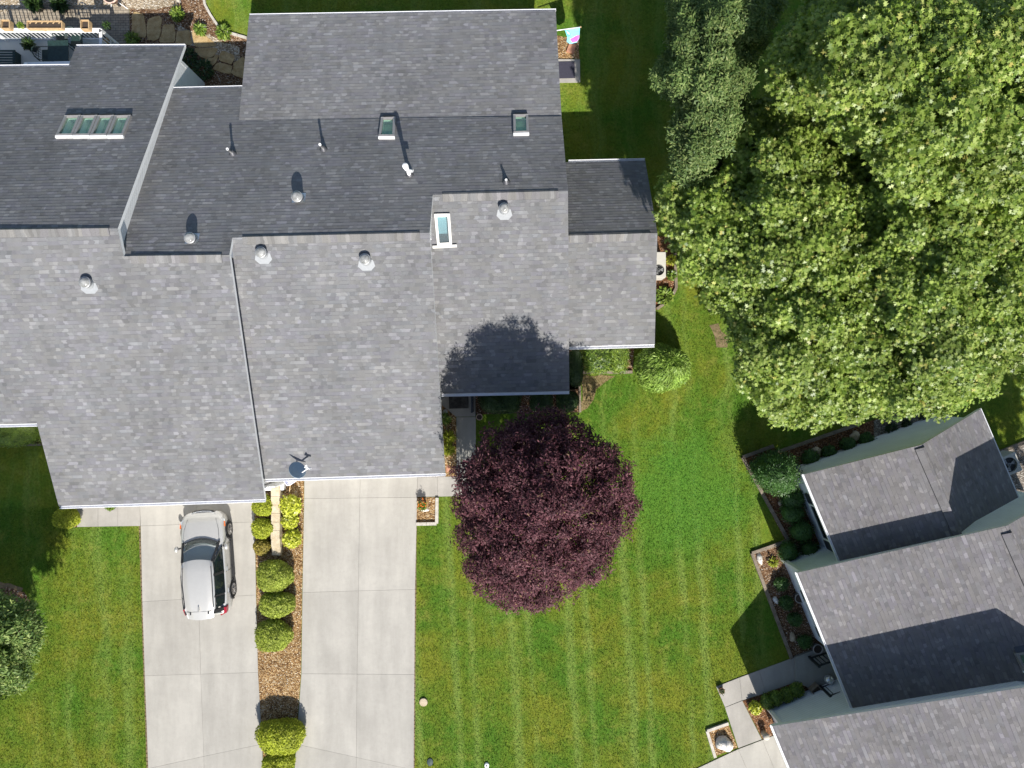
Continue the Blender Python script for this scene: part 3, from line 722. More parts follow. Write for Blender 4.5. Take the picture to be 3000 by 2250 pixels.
def roof(name, plane, px, parent, th=.16, m='shingle', holes=()):
    pts = [plane.P(x, y) for x, y in px]
    hp = [[plane.P(x, y) for x, y in h] for h in holes]
    mb = MB(); allp = [pts]+hp; flat = [p for l in allp for p in l]
    gl = math.hypot(plane.gx, plane.gy); s_ = Vector((plane.gx, plane.gy, 0)).normalized(); q_ = math.sqrt(1+gl*gl)
    bm = bmesh.new(); bv = [bm.verts.new(p) for p in flat]
    for f in tessellate_polygon(allp):
        a, b, c = [flat[i] for i in f]
        bm.faces.new([bv[i] for i in (f if (b-a).cross(c-a).z > 0 else f[::-1])])
    ds = [p.dot(s_)*q_ for p in flat]; CH = .139
    for k in range(math.floor(min(ds)/CH)+1, math.ceil(max(ds)/CH)):
        bmesh.ops.bisect_plane(bm, geom=bm.verts[:]+bm.edges[:]+bm.faces[:], plane_co=s_*(k*CH/q_), plane_no=s_, dist=1e-5)
    rr_ = random.Random(len(px)*7+int(px[0][0]))
    lift = {}
    for f in bm.faces:
        row = math.floor(f.calc_center_median().dot(s_)*q_/CH)
        if row not in lift: lift[row] = .0055+rr_.uniform(-.0018, .0018)
        pts_ = []
        for v in f.verts:
            fr = min(max(v.co.dot(s_)*q_/CH-row, 0), 1)
            pts_.append(v.co+Vector((0, 0, lift[row]*(1-fr))))
        mb.add(pts_, [list(range(len(pts_)))])
        lowv = [v for v in f.verts if abs(v.co.dot(s_)*q_/CH-row) < 1e-3]
        if len(lowv) == 2:
            a, b = lowv[0].co, lowv[1].co; z_ = Vector((0, 0, lift[row]))
            mb.add([a+z_, b+z_, b-z_*.2, a-z_*.2], [(0, 1, 2, 3)])
    bm.free()
    D = Vector((0, 0, th))
    for l in allp:
        o = len(mb.v); n = len(l); mb.v += [tuple(p) for p in l]+[tuple(p-D) for p in l]
        for i in range(n):
            j = (i+1) % n; mb.f.append([o+i, o+j, o+n+j, o+n+i]); mb.m.append(1)
    n = len(pts); o = len(mb.v); mb.v += [tuple(p-D) for p in flat]
    for f in tessellate_polygon(allp): mb.f.append([o+i for i in f]); mb.m.append(1)
    gl = math.hypot(plane.gx, plane.gy); c = Vector((-plane.gy, plane.gx)).normalized(); s = Vector((plane.gx, plane.gy)).normalized(); q = math.sqrt(1+gl*gl)
    return mb.build(name, [m, 'trim'], parent, uv=lambda v: (v.x*c.x+v.y*c.y, (v.x*s.x+v.y*s.y)*q+.0005))
def cap(p1, q1, s1, n1, parent, w=.20, m='cap', h=.028, ends=(.35, .35)):
    """ridge cap between two slopes; p1,q1 pixel ends on plane s1"""
    a, b = s1.P(*p1), s1.P(*q1); d = (b-a).normalized(); a = a+d*ends[0]; b = b-d*ends[1]
    side = Vector((s1.gx, s1.gy, 0)).normalized()   # uphill of s1 = towards the ridge
    mb = MB(); prof = []
    for e in (a, b):
        l0 = e-side*(w+.05); l0.z = s1.z(l0.x, l0.y)
        r0 = e+side*w*.36; r0.z = n1.z(r0.x, r0.y)
        prof.append([l0, l0+Vector((0, 0, h)), e+Vector((0, 0, h+.018)), r0+Vector((0, 0, h)), r0])
    mb.add(prof[0]+prof[1], [(0, 5, 6, 1), (1, 6, 7, 2), (2, 7, 8, 3), (3, 8, 9, 4), (0, 1, 2, 3, 4), (9, 8, 7, 6, 5)])
    mb.m = [1, 0, 0, 1, 1, 1]
    return mb.build('ridge_cap', [m, 'lead'], parent, uv=lambda v: (v.dot(d), (v-a).dot(side)*.5+.3))
def gutter(pts, parent, w=.11, h=.10, out=None):
    mb = MB()
    for a, b in zip(pts, pts[1:]):
        d = (b-a).normalized(); o = out.normalized()*w
        q = Vector((0, 0, -.03)); dn = Vector((0, 0, -h))
        P = [a+q, b+q, b+q+o, a+q+o]
        t = .018; oi = out.normalized()*(w-t); of = out.normalized()*t
        for s, e in ((Vector(), of), (oi, o)):
            mb.add([a+q+s, b+q+s, b+q+e, a+q+e, a+q+s+dn, b+q+s+dn, b+q+e+dn, a+q+e+dn], [(0, 3, 2, 1), (4, 5, 6, 7), (0, 1, 5, 4), (2, 3, 7, 6), (0, 4, 7, 3), (1, 2, 6, 5)])
        mb.add([a+q+dn*.8+of, b+q+dn*.8+of, b+q+dn*.8+oi, a+q+dn*.8+oi], [(0, 1, 2, 3)])
    return mb.build('gutter', 'gutter', parent)
def wallseg(mb, prof, th, zb, inward):
    """prof: list of top points along a straight wall; bottom at zb; inward: thickness direction"""
    o = inward.normalized()*th; n = len(prof)
    T = [Vector(p) for p in prof]; B = [Vector((p.x, p.y, zb)) for p in T]
    k = mb.add(T+B+[p+o for p in T]+[p+o for p in B], [])
    for i in range(n-1):
        mb.f += [[k+i, k+n+i, k+n+i+1, k+i+1], [k+2*n+i+1, k+3*n+i+1, k+3*n+i, k+2*n+i], [k+i, k+i+1, k+2*n+i+1, k+2*n+i]]; mb.m += [0]*3
    mb.f += [[k, k+2*n, k+3*n, k+n], [k+n-1, k+2*n-1, k+4*n-1, k+3*n-1]]; mb.m += [0]*2
U = Vector((1, R, 0)).normalized(); V = Vector((-R, 1, 0)).normalized()
def under(plane, X, Y, d=.17): return Vector((X, Y, plane.z(X, Y)-d))

# --- left house
hA = thing('house', 'left attached house with four skylights in a row and the silver car before it', 'house', (-14, 3, 0))
sk4 = [[(188+50*i+dx, y) for dx, y in ((0, 343), (43, 342), (23, 401), (-20, 402))] for i in range(4)]
roof('roof', pA_S, [(-150, 676), (345, 669), (363, 751), (672, 747), (776, 1463), (172, 1483), (108, 1240), (-150, 1247)], hA)
def q4(i, x0=(197, 57.5-8), ): pass
SKA = []
for i in range(4):
    tl = 199+49.3*i; bl = 172+50.3*i
    SKA.append([(tl, 345), (tl+40, 344), (bl+43, 398), (bl+2, 399)])
SKA = [[(197+48.6*i, 346), (237+48.6*i, 345), (214+49.3*i, 399.5), (172+50*i, 400)] for i in range(4)]
roof('roof', pA_N, [(-150, 676), (345, 669), (540, 135), (222, 136), (201, 193), (-150, 197)], hA, holes=SKA)
cap((-150, 676), (345, 669), pA_S, pA_N, hA, ends=(0, .30))
cap((372, 751), (668, 747), pA_S, pN, hA, ends=(.12, .22))
gutter([pA_S.P(172, 1483), pA_S.P(776, 1463)], hA, out=-V)
gutter([pA_S.P(-150, 1247), pA_S.P(106, 1241)], hA, out=-V)
gutter([pA_N.P(222, 136), pA_N.P(541, 134)], hA, out=V, w=.09)
gutter([pA_N.P(-150, 197), pA_N.P(201, 193)], hA, out=V, w=.09)
mb = MB()
# east gable wall above the middle house
a = pA_S.P(363, 751); r_ = pA_S.P(345, 669); e = pA_N.P(540, 135)
ins = -U*.14
p0 = a+ins-V*.3; p1 = r_+ins; p2 = e+ins-V*.55
wallseg(mb, [under(pA_S, p0.x, p0.y), under(pA_S, p1.x, p1.y), under(pA_N, p2.x, p2.y)], .15, -1.2, -U)
n0 = p2-U*6.1; wallseg(mb, [under(pA_N, p2.x, p2.y), under(pA_N, n0.x, n0.y)], .15, -1.2, -V)
n1 = n0-U*.16; n2 = n1-V*1.2; wallseg(mb, [under(pA_N, n1.x, n1.y), under(pA_N, n2.x, n2.y)], .15, -1.2, U)
n3 = n2-U*6; wallseg(mb, [under(pA_N, n2.x, n2.y), under(pA_N, n3.x, n3.y)], .15, -1.2, -V)
s0 = pA_S.P(672, 752)+ins*1.6; s1 = pA_S.P(776, 1463)+ins*1.6+V*.5
wallseg(mb, [under(pA_S, s0.x, s0.y), under(pA_S, s1.x, s1.y)], .15, -.1, -U)
s2 = pA_S.P(172, 1483)+U*.25+V*.5; wallseg(mb, [under(pA_S, s1.x, s1.y), under(pA_S, s2.x, s2.y)], .15, -.1, V)
s3 = pA_S.P(108, 1240)+U*.25+V*.5; wallseg(mb, [under(pA_S, s2.x, s2.y), under(pA_S, s3.x, s3.y)], .15, -.1, U)
s4 = pA_S.P(-150, 1247)+V*.5; wallseg(mb, [under(pA_S, s3.x, s3.y), under(pA_S, s4.x, s4.y)], .15, -.1, V)
mb.build('wall', 'siding', hA)
def garage_door(parent, c, ang, w=4.6, h=2.05):
    mb = MB()
    for i in range(4): mb.box((c[0], c[1], .03+h/8+i*h/4), w, .05, h/4-.015, ang)
    return mb.build('garage_door', 'trim', parent)
gd = (s1+s2)/2; garage_door(hA, (gd.x+1.9, gd.y-.03, 0), R)

# --- middle house
hB = thing('house', 'large middle house with a stepped grey shingle roof and small east wing', 'house', (-3, 3, 0))
SKB = [[(1121, 351), (1156, 350), (1154, 402), (1114, 402)], [(1507, 343), (1544, 342), (1546, 391), (1508, 392)]]
SKW = [(1277, 631), (1315, 630), (1321, 714), (1285, 716)]
roof('roof', pN, [(340, 752), (672, 747), (681, 696), (1259, 682), (1268, 571), (1664, 560), (1645, 340), (700, 352), (709, 255), (470, 261)], hB, holes=SKB)
roof('roof', pREAR, [(700, 352), (1645, 340), (1628, 30), (730, 45)], hB)
roof('roof', pB1, [(650, 697), (1259, 682), (1304, 1387), (745, 1404)], hB)
roof('roof', pB2, [(1245, 572), (1664, 560), (1668, 1146), (1262, 1155)], hB, holes=[SKW])
roof('roof', pW_S, [(1640, 692), (1926, 683), (1918, 1009), (1640, 1017)], hB)
roof('roof', pW_N, [(1640, 692), (1926, 683), (1890, 470), (1630, 476)], hB)
cap((681, 696), (1259, 682), pB1, pN, hB)
cap((1268, 571), (1664, 560), pB2, pN, hB)
cap((1668, 691), (1926, 683), pW_S, pW_N, hB, ends=(0, .25))
gutter([pB1.P(776, 1404), pB1.P(1305, 1387)], hB, out=-V)
gutter([pB2.P(1293, 1154), pB2.P(1668, 1146)], hB, out=-V)
gutter([pW_S.P(1668, 1016), pW_S.P(1918, 1009)], hB, out=-V)
gutter([pREAR.P(730, 45), pREAR.P(1629, 30)], hB, out=V, w=.08)
gutter([pN.P(507, 260), pN.P(709, 255)], hB, out=V, w=.08)
gutter([pW_N.P(1666, 475), pW_N.P(1890, 470)], hB, out=V, w=.10)
mb = MB()
def run(plane_pts, inward, zb=-.1):
    wallseg(mb, [under(pl, p.x, p.y) for pl, p in plane_pts], .15, zb, inward)
# small white wedge walls where the stepped ridges end
for p_, q_, low in (((672, 747), (681, 696), pB1), ((1259, 682), (1268, 571), pB2)):
    a = pN.P(*p_)-U*.07; b = pN.P(*q_)-U*.07
    mw = MB(); wallseg(mw, [under(pN, a.x, a.y, .17), under(pN, b.x, b.y, .17)], .10, b.z-1.0, -U); mw.build('wedge_wall', 'siding', hB)
# garage wing
c0 = pB1.P(1259, 700)-U*.28; c1 = pB1.P(1304, 1387)-U*.28+V*.5; c2 = pB1.P(776, 1404)-U*.1+V*.5
run([(pB1, c0), (pB1, c1)], -U); run([(pB1, c1), (pB1, c2)], V)
garage_door(hB, ((c1.x+c2.x)/2-.1, (c1.y+c2.y)/2-.03, 0), R)
# front wall, recessed at the entrance
d0 = pB2.P(1285, 1154)+V*1.7; d1 = pB2.P(1392, 1152)+V*1.7; d2 = d1-V*1.2; d3 = pB2.P(1668, 1146)-U*.3+V*.5; d4 = pB2.P(1664, 575)-U*.3
run([(pB2, d0), (pB2, d1)], V); run([(pB2, d1), (pB2, d2)], U); run([(pB2, d2), (pB2, d3)], V); run([(pB2, d3), (pB2, d4)], -U)
e0 = pN.P(1664, 575)-U*.3; e1 = pN.P(1645, 345)-U*.3; e2 = pREAR.P(1628, 30)-U*.3-V*.4; e3 = pREAR.P(730, 45)+U*.3-V*.4
run([(pN, e0), (pN, e1)], -U, -1.2); run([(pREAR, e1), (pREAR, e2)], -U, -1.2); run([(pREAR, e2), (pREAR, e3)], -V, -1.2)
e4 = pREAR.P(700, 352)+U*.3; run([(pREAR, e3), (pREAR, e4)], U, -1.2)
e5 = pN.P(709, 255)-V*.4; e6 = pN.P(500, 260)-V*.4; run([(pN, e5), (pN, e6)], -V, -1.2)
w0 = pW_S.P(1640, 1017)+V*.45; w1 = pW_S.P(1918, 1009)-U*.35+V*.45; w2 = pW_S.P(1926, 683)-U*.35; w3 = pW_N.P(1890, 470)-U*.35-V*.35; w4 = pW_N.P(1630, 476)-V*.35
run([(pW_S, w0), (pW_S, w1)], V); wallseg(mb, [under(pW_S, w1.x, w1.y), under(pW_S, w2.x, w2.y), under(pW_N, w3.x, w3.y)], .15, -1.0, -U); run([(pW_N, w3), (pW_N, w4)], -V, -1.0)
mb.build('wall', 'siding', hB)
mb = MB(); fx = (d0+d1)/2; mb.box((fx.x, fx.y-.04, 1.13), .95, .06, 2.05, R); mb.build('front_door', 'shutter', hB)
wx = (d2+d3)/2
for dx in (-1.0, 1.0): MB().box((wx.x+dx, wx.y-.02, 1.45), 1.1, .05, 1.2, R).build('window', 'carglass', hB)

# --- turned house
eN, wN = Vector((.377, -.926, 0)), Vector((.926, .377, 0))
hC = thing('house', 'turned grey shingle house with white walls beyond the right lawn', 'house', (17, -8, 0))
SKC = [(2977, 1913), (3050, 1900), (3068, 1950), (2997, 1957)]
roof('roof', pC1_W, [(2355, 1390), (2700, 1303), (2835, 1610), (2480, 1690)], hC, m='shingle_warm')
roof('roof', pC1_E, [(2700, 1303), (2873, 1198), (3012, 1525), (2845, 1640)], hC, m='shingle_warm')
roof('roof', pC2_W, [(2335, 1678), (2950, 1540), (3100, 1880), (3118, 2010), (2510, 2104)], hC, m='shingle_warm', holes=[SKC])
roof('roof', pC2_E, [(2950, 1540), (3125, 1437), (3290, 1790), (3100, 1880)], hC, m='shingle_warm')
roof('roof', pC3_W, [(2262, 2127), (3071, 2003), (3260, 2440), (2380, 2410)], hC, m='shingle_warm')
roof('roof', pC3_E, [(3071, 2003), (3400, 1840), (3620, 2250), (3260, 2440)], hC, m='shingle_warm')
cap((2700, 1303), (2822, 1580), pC1_W, pC1_E, hC, ends=(.1, 0), w=.2, m='shingle_warm', h=.06)
cap((2950, 1540), (3100, 1880), pC2_W, pC2_E, hC, ends=(.25, 0), w=.2, m='shingle_warm', h=.06)
gutter([pC1_W.P(2355, 1390), pC1_W.P(2464, 1650)], hC, out=-wN, w=.07)
gutter([pC2_W.P(2335, 1678), pC2_W.P(2497, 2074)], hC, out=-wN, w=.07)
gutter([pC3_W.P(2262, 2127), pC3_W.P(2352, 2345)], hC, out=-wN, w=.07)
gutter([pC1_E.P(2873, 1198), pC1_E.P(2990, 1470)], hC, out=wN, w=.05)
mb = MB()
def crun(prof, inward, zb=-.05): wallseg(mb, [under(pl, p.x, p.y) for pl, p in prof], .15, zb, inward)
k0 = pC1_W.P(2355, 1390)+wN*.27+eN*.2; k1 = pC1_W.P(2480, 1690)+wN*.27; crun([(pC1_W, k0), (pC1_W, k1)], wN)
k2 = pC1_W.P(2700, 1303)+eN*.2; k3 = pC1_E.P(2873, 1198)-wN*.45+eN*.2; crun([(pC1_W, k0), (pC1_W, k2), (pC1_E, k3)], eN)
k4 = pC1_E.P(3012, 1525)-wN*.45; crun([(pC1_E, k3), (pC1_E, k4)], -wN)
l0 = pC2_W.P(2335, 1678)+wN*.3+eN*.2; l1 = pC2_W.P(2497, 2074)+wN*.3-eN*1.9; crun([(pC2_W, l0), (pC2_W, l1)], wN)
l2 = pC2_W.P(2950, 1540)+eN*.2; l3 = pC2_E.P(3125, 1437)+eN*.2-wN*.4; crun([(pC2_W, l0), (pC2_W, l2), (pC2_E, l3)], eN)
l4 = l1+wN*1.7; crun([(pC2_W, l1), (pC2_W, l4)], -eN)
m0 = pC3_W.P(2262, 2127)+wN*.55+eN*.74; m1 = pC3_W.P(3071, 2003)+eN*.74; mE = pC3_E.P(3400, 1840)+eN*.74-wN*.4; crun([(pC3_W, m0), (pC3_W, m1), (pC3_E, mE)], eN)
m2 = pC3_W.P(2352, 2345)+wN*.55; crun([(pC3_W, m0), (pC3_W, m2)], wN)
mb.build('wall', 'siding_c', hC)
def cwin(base, plane_e, along0, w, shutters=True, sill=.95, h=1.15):
    """window on a west wall; base: wall point, along eN"""
    c = base+eN*along0-wN*.03; ang = math.atan2(eN.y, eN.x)
    fr = MB()
    z = sill+h/2
    for s in (-1, 1):
        fr.box((c.x+eN.x*s*w/2, c.y+eN.y*s*w/2, z), .07, .07, h+.1, ang)
    for zz in (sill, sill+h): fr.box((c.x, c.y, zz), w, .07, .07, ang)
    f = fr.build('window', 'trim', hC)
    MB().box((c.x+wN.x*.01, c.y+wN.y*.01, z), w-.05, .03, h-.05, ang).build('pane', 'carglass', f)
    if shutters:
        for s in (-1, 1):
            q = c+eN*s*(w/2+.27)
            MB().box((q.x, q.y, z), .40, .06, h+.05, ang).build('shutter', 'shutter', hC)
cwin(k0, None, 2.15, 1.5, h=1.25); cwin(l0, None, 2.1, 1.05)
MB().box((m0.x+eN.x*1.8-wN.x*.03, m0.y+eN.y*1.8-wN.y*.03, 1.1), 2.4, .05, 2.0, math.atan2(eN.y, eN.x)).build('garage_door', 'trim', hC)
# corner boards
for q, pl in ((k0, pC1_W), (l0, pC2_W), (m0, pC3_W)):
    mb = MB(); mb.box((q.x-wN.x*.02-eN.x*.02, q.y-wN.y*.02-eN.y*.02, (pl.z(q.x, q.y)-.2)/2), .14, .14, pl.z(q.x, q.y)-.2, math.atan2(eN.y, eN.x)); mb.build('corner_board', 'trim', hC)


# --- skylights
def skylight(label, plane, px, fm='sky_frame', glass='glass', room='room', group='skylights in the grey roofs', hood=True, apron=False):
    c = [plane.P(x, y) for x, y in px]; nrm = plane.normal(); cen = sum(c, Vector())/4
    t = thing('skylight', label, 'skylight', tuple(cen), group)
    mb = MB(); h = nrm*.05
    ex = (c[1]-c[0]).normalized(); ey = (c[3]-c[0]).normalized()
    for i in range(4):
        a, b = c[i], c[(i+1) % 4]; d = (b-a).normalized()*.045
        mb.bar(a-d+h*.9, b+d+h*.9, .09, .13)
    f = mb.build('frame', fm, t)
    mb = MB(); q = [p+nrm*.055 for p in c]; q2 = [p+nrm*.045 for p in c]
    mb.add(q+q2, [(0, 3, 2, 1), (4, 5, 6, 7), (0, 1, 5, 4), (1, 2, 6, 5), (2, 3, 7, 6), (3, 0, 4, 7)]); mb.build('pane', glass, t)
    mb = MB(); o = .03
    cc = [cen+(p-cen)*1.02 for p in c]; dn = Vector((0, 0, -.38))
    mb.add([p-nrm*.02 for p in cc]+[p+dn for p in cc], [(0, 1, 5, 4), (1, 2, 6, 5), (2, 3, 7, 6), (3, 0, 4, 7), (4, 5, 6, 7)]); mb.m = [0, 0, 0, 0, 1]
    mb.build('shaft', ['shaft', room], t)
    if hood:
        up = c[0]+c[1]-c[2]-c[3]; up.normalize(); s = up*.17
        mb = MB(); lift = nrm*.012
        mb.add([c[0]+up*.05+lift, c[1]+up*.05+lift, c[1]+s*1.35+lift, c[0]+s*1.35+lift, c[0]+up*.05+nrm*.115, c[1]+up*.05+nrm*.115], [(3, 2, 1, 0), (4, 5, 2, 3), (0, 1, 5, 4), (0, 4, 3), (1, 2, 5)])
        mb.build('head_flashing', 'sky_frame_dark', t)
    dn = (c[3]+c[2]-c[0]-c[1]).normalized(); mb = MB(); e = (c[2]-c[3]).normalized()*(.05 if not apron else .22)
    mb.bar(c[3]-e+dn*.085+nrm*.05, c[2]+e+dn*.085+nrm*.05, .09, .09); mb.build('apron', 'trim' if not apron else 'sky_frame_white', t)
    return t
for i, w_ in enumerate(('first from the left, hazy all over', 'second from the left, pale left half', 'second from the right, green reflection', 'first from the right, nearest the white gable')):
    skylight('narrow slanted skylight of the row of four, '+w_, pA_N, SKA[i], group='row of four skylights on the left house')
skylight('green tinted skylight mid roof, above the white vent pipe', pN, SKB[0])
skylight('green tinted skylight near the east edge of the middle roof', pN, SKB[1])
skylight('white framed skylight with blue pane on the sunny front slope', pB2, SKW, 'sky_frame_white', 'glass_clear', 'room_blue', hood=False, apron=True)
skylight('skylight in the shaded roof of the turned house', pC2_W, SKC)

# --- solar tubes
def solar(label, plane, px, py, r=.175, h=.20, skirt=True):
    k = 1-h/(H-plane.P(px, py).z); b = plane.P(1500+(px-1500)*k, 1125+(py-1125)*k)
    t = thing('sun_tunnel', label, 'roof vent', tuple(b), 'round sun tunnels on the roofs')
    mb = MB(); mb.lathe(b-Vector((0, 0, .12)), [(r*1.22, 0), (r*1.08, .16), (r*1.02, h+.10), (r*1.06, h+.10), (r*1.06, h+.12), (r*.9, h+.12)], 24); mb.build('tube', 'alu' if not skirt else 'flash', t, True)
    mb = MB(); mb.lathe(b+Vector((0, 0, h-.0)), [(r*1.0, 0), (r*.98, .04), (r*.9, .065), (r*.66, .10), (r*.3, .12), (r*.02, .125)], 24); mb.build('dome', 'dome', t, True)
    mb = MB(); mb.lathe(b+Vector((0, 0, h-.005)), [(r*1.14, 0), (r*1.14, .035), (r*1.0, .04)], 24); mb.build('collar', 'steel', t, True)
    nrm = plane.normal(); c = Vector((-plane.gy, plane.gx, 0)).normalized(); s = -Vector((plane.gx, plane.gy, plane.gx**2+plane.gy**2)).normalized()
    mb = MB(); w = r*1.75 if skirt else r*1.3; q = [(-w*.8, .0), (-w, .22), (-w*.5, .37), (w*.5, .37), (w, .22), (w*.8, .0)] if skirt else [(-w, -.2), (-w, .24), (w, .24), (w, -.2)]
    pts = [b+c*x+s*y+nrm*.006 for x, y in q]; mb.add(pts+[p+nrm*.006 for p in pts], [tuple(range(len(q))), tuple(range(2*len(q)-1, len(q)-1, -1))]+[(i, (i+1) % len(q), len(q)+(i+1) % len(q), len(q)+i) for i in range(len(q))])
    mb.build('flashing', 'flash' if skirt else 'alu', t)
solar('domed sun tunnel with pale flashing alone on the left house front slope', pA_S, 249, 827)
solar('brownish domed sun tunnel on the dark rear slope by the left ridge', pN, 556, 697, skirt=False)
solar('domed sun tunnel on the middle of the dark rear slope', pN, 870, 576, .18, .24, False)
solar('white sun tunnel with skirt at the left end of the garage ridge', pB1, 764, 739)
solar('white sun tunnel with skirt below the middle of the garage ridge', pB1, 1069, 759)
solar('white narrow sun tunnel below the ridge right of the blue skylight', pB2, 1477, 609, .165, .22)
# --- vent pipes
def pipe(label, px, py, r, h, tee=False, m='lead'):
    b = pN.P(px, py)
    t = thing('vent_pipe', label, 'vent pipe', tuple(b), 'vent pipes through the rear slope')
    mb = MB()
    if tee:
        mb.tube([b-Vector((0, 0, .1)), b+Vector((0, 0, h))], r, 14); mb.build('pipe', 'pvc', t, True)
        mb = MB(); mb.lathe(b+Vector((0, 0, h-.22)), [(r*1.25, 0), (r*1.25, .1), (r*1.05, .1)], 16); mb.build('tee', 'pvc', t, True)
        MB().tube([b+Vector((0, 0, h-.42)), b+Vector((.20, -.03, h-.40))], r*.8, 12).build('side_inlet', 'pvc', t, True)
        mb = MB(); mb.lathe(b+Vector((0, 0, h)), [(r*1.2, -.08), (r*1.5, 0), (r*1.55, .12), (r*1.25, .17)], 18); mb.build('cap', 'pvc', t, True)
    else:
        mb.tube([b-Vector((0, 0, .1)), b+Vector((0, 0, h))], r, 12); mb.build('pipe', 'steel', t, True)
        mb = MB(); mb.lathe(b+Vector((0, 0, h-.03)), [(r*.9, 0), (r*1.12, .02), (r*1.12, .05), (r*.75, .05), (r*.7, .01)], 12); mb.build('cap', 'pvc', t)
    nrm = pN.normal(); mb = MB(); mb.lathe(b, [(.15, .0), (.13, .02), (r*1.8, .09), (r*1.05, .17)], 16, axis=nrm); mb.build('boot', 'lead', t, True)
pipe('thin vent pipe standing leftmost on the dark rear slope', 682, 450, .045, .5)
pipe('thin vent pipe between the left vent and the middle skylight', 948, 437, .045, .5)
pipe('white plastic vent pipe with side tee below the middle skylight', 1200, 512, .07, .95, True)
pipe('short vent pipe with dark boot near the main ridge', 1483, 533, .04, .25)

# --- satellite dish on the garage eave
db = pB1.P(878, 1372)
t = thing('satellite_dish', 'blue grey satellite dish on the garage eave', 'satellite dish', tuple(db))
dc = W(870, 1380, 2.9); dn_ = Vector((.45, .66, .61)).normalized()
MB().tube([db-Vector((0, 0, .05)), db+Vector((.0, -.05, .3)), dc-dn_*.05], .024, 8).build('mast', 'steel', t, True)
mb = MB(); n = 28; q = Vector((0, 0, 1)).rotation_difference(dn_)
for rr, zz in ((.02, 0), (.15, .012), (.27, .04), (.36, .075), (.37, .07), (.27, .02), (.02, -.03)):
    for k in range(n):
        a_ = 2*math.pi*k/n; p = q @ Vector((rr*math.cos(a_)*.88, rr*math.sin(a_)*1.05, zz)); mb.v.append(tuple(dc+p))
for i in range(6):
    for k in range(n): mb.f.append([i*n+k, i*n+(k+1) % n, (i+1)*n+(k+1) % n, (i+1)*n+k]); mb.m.append(0)
mb.build('reflector', 'dish', t, True)
lp = W(903, 1372, 2.98); lb = dc+q @ Vector((.1, .33, .05))
lb = W(882, 1387, 2.9)
MB().bar(lb, lp, .035, .05).build('feed_arm', 'pvc', t)
mb = MB(); mb.tube([lp+Vector((-.12, .06, .02)), lp+Vector((.10, -.02, .02))], .04, 10); mb.tube([lp+Vector((-.02, 0, 0)), lp+Vector((-.08, .13, .03))], .035, 10); mb.build('feed_horn', 'pvc', t, True)

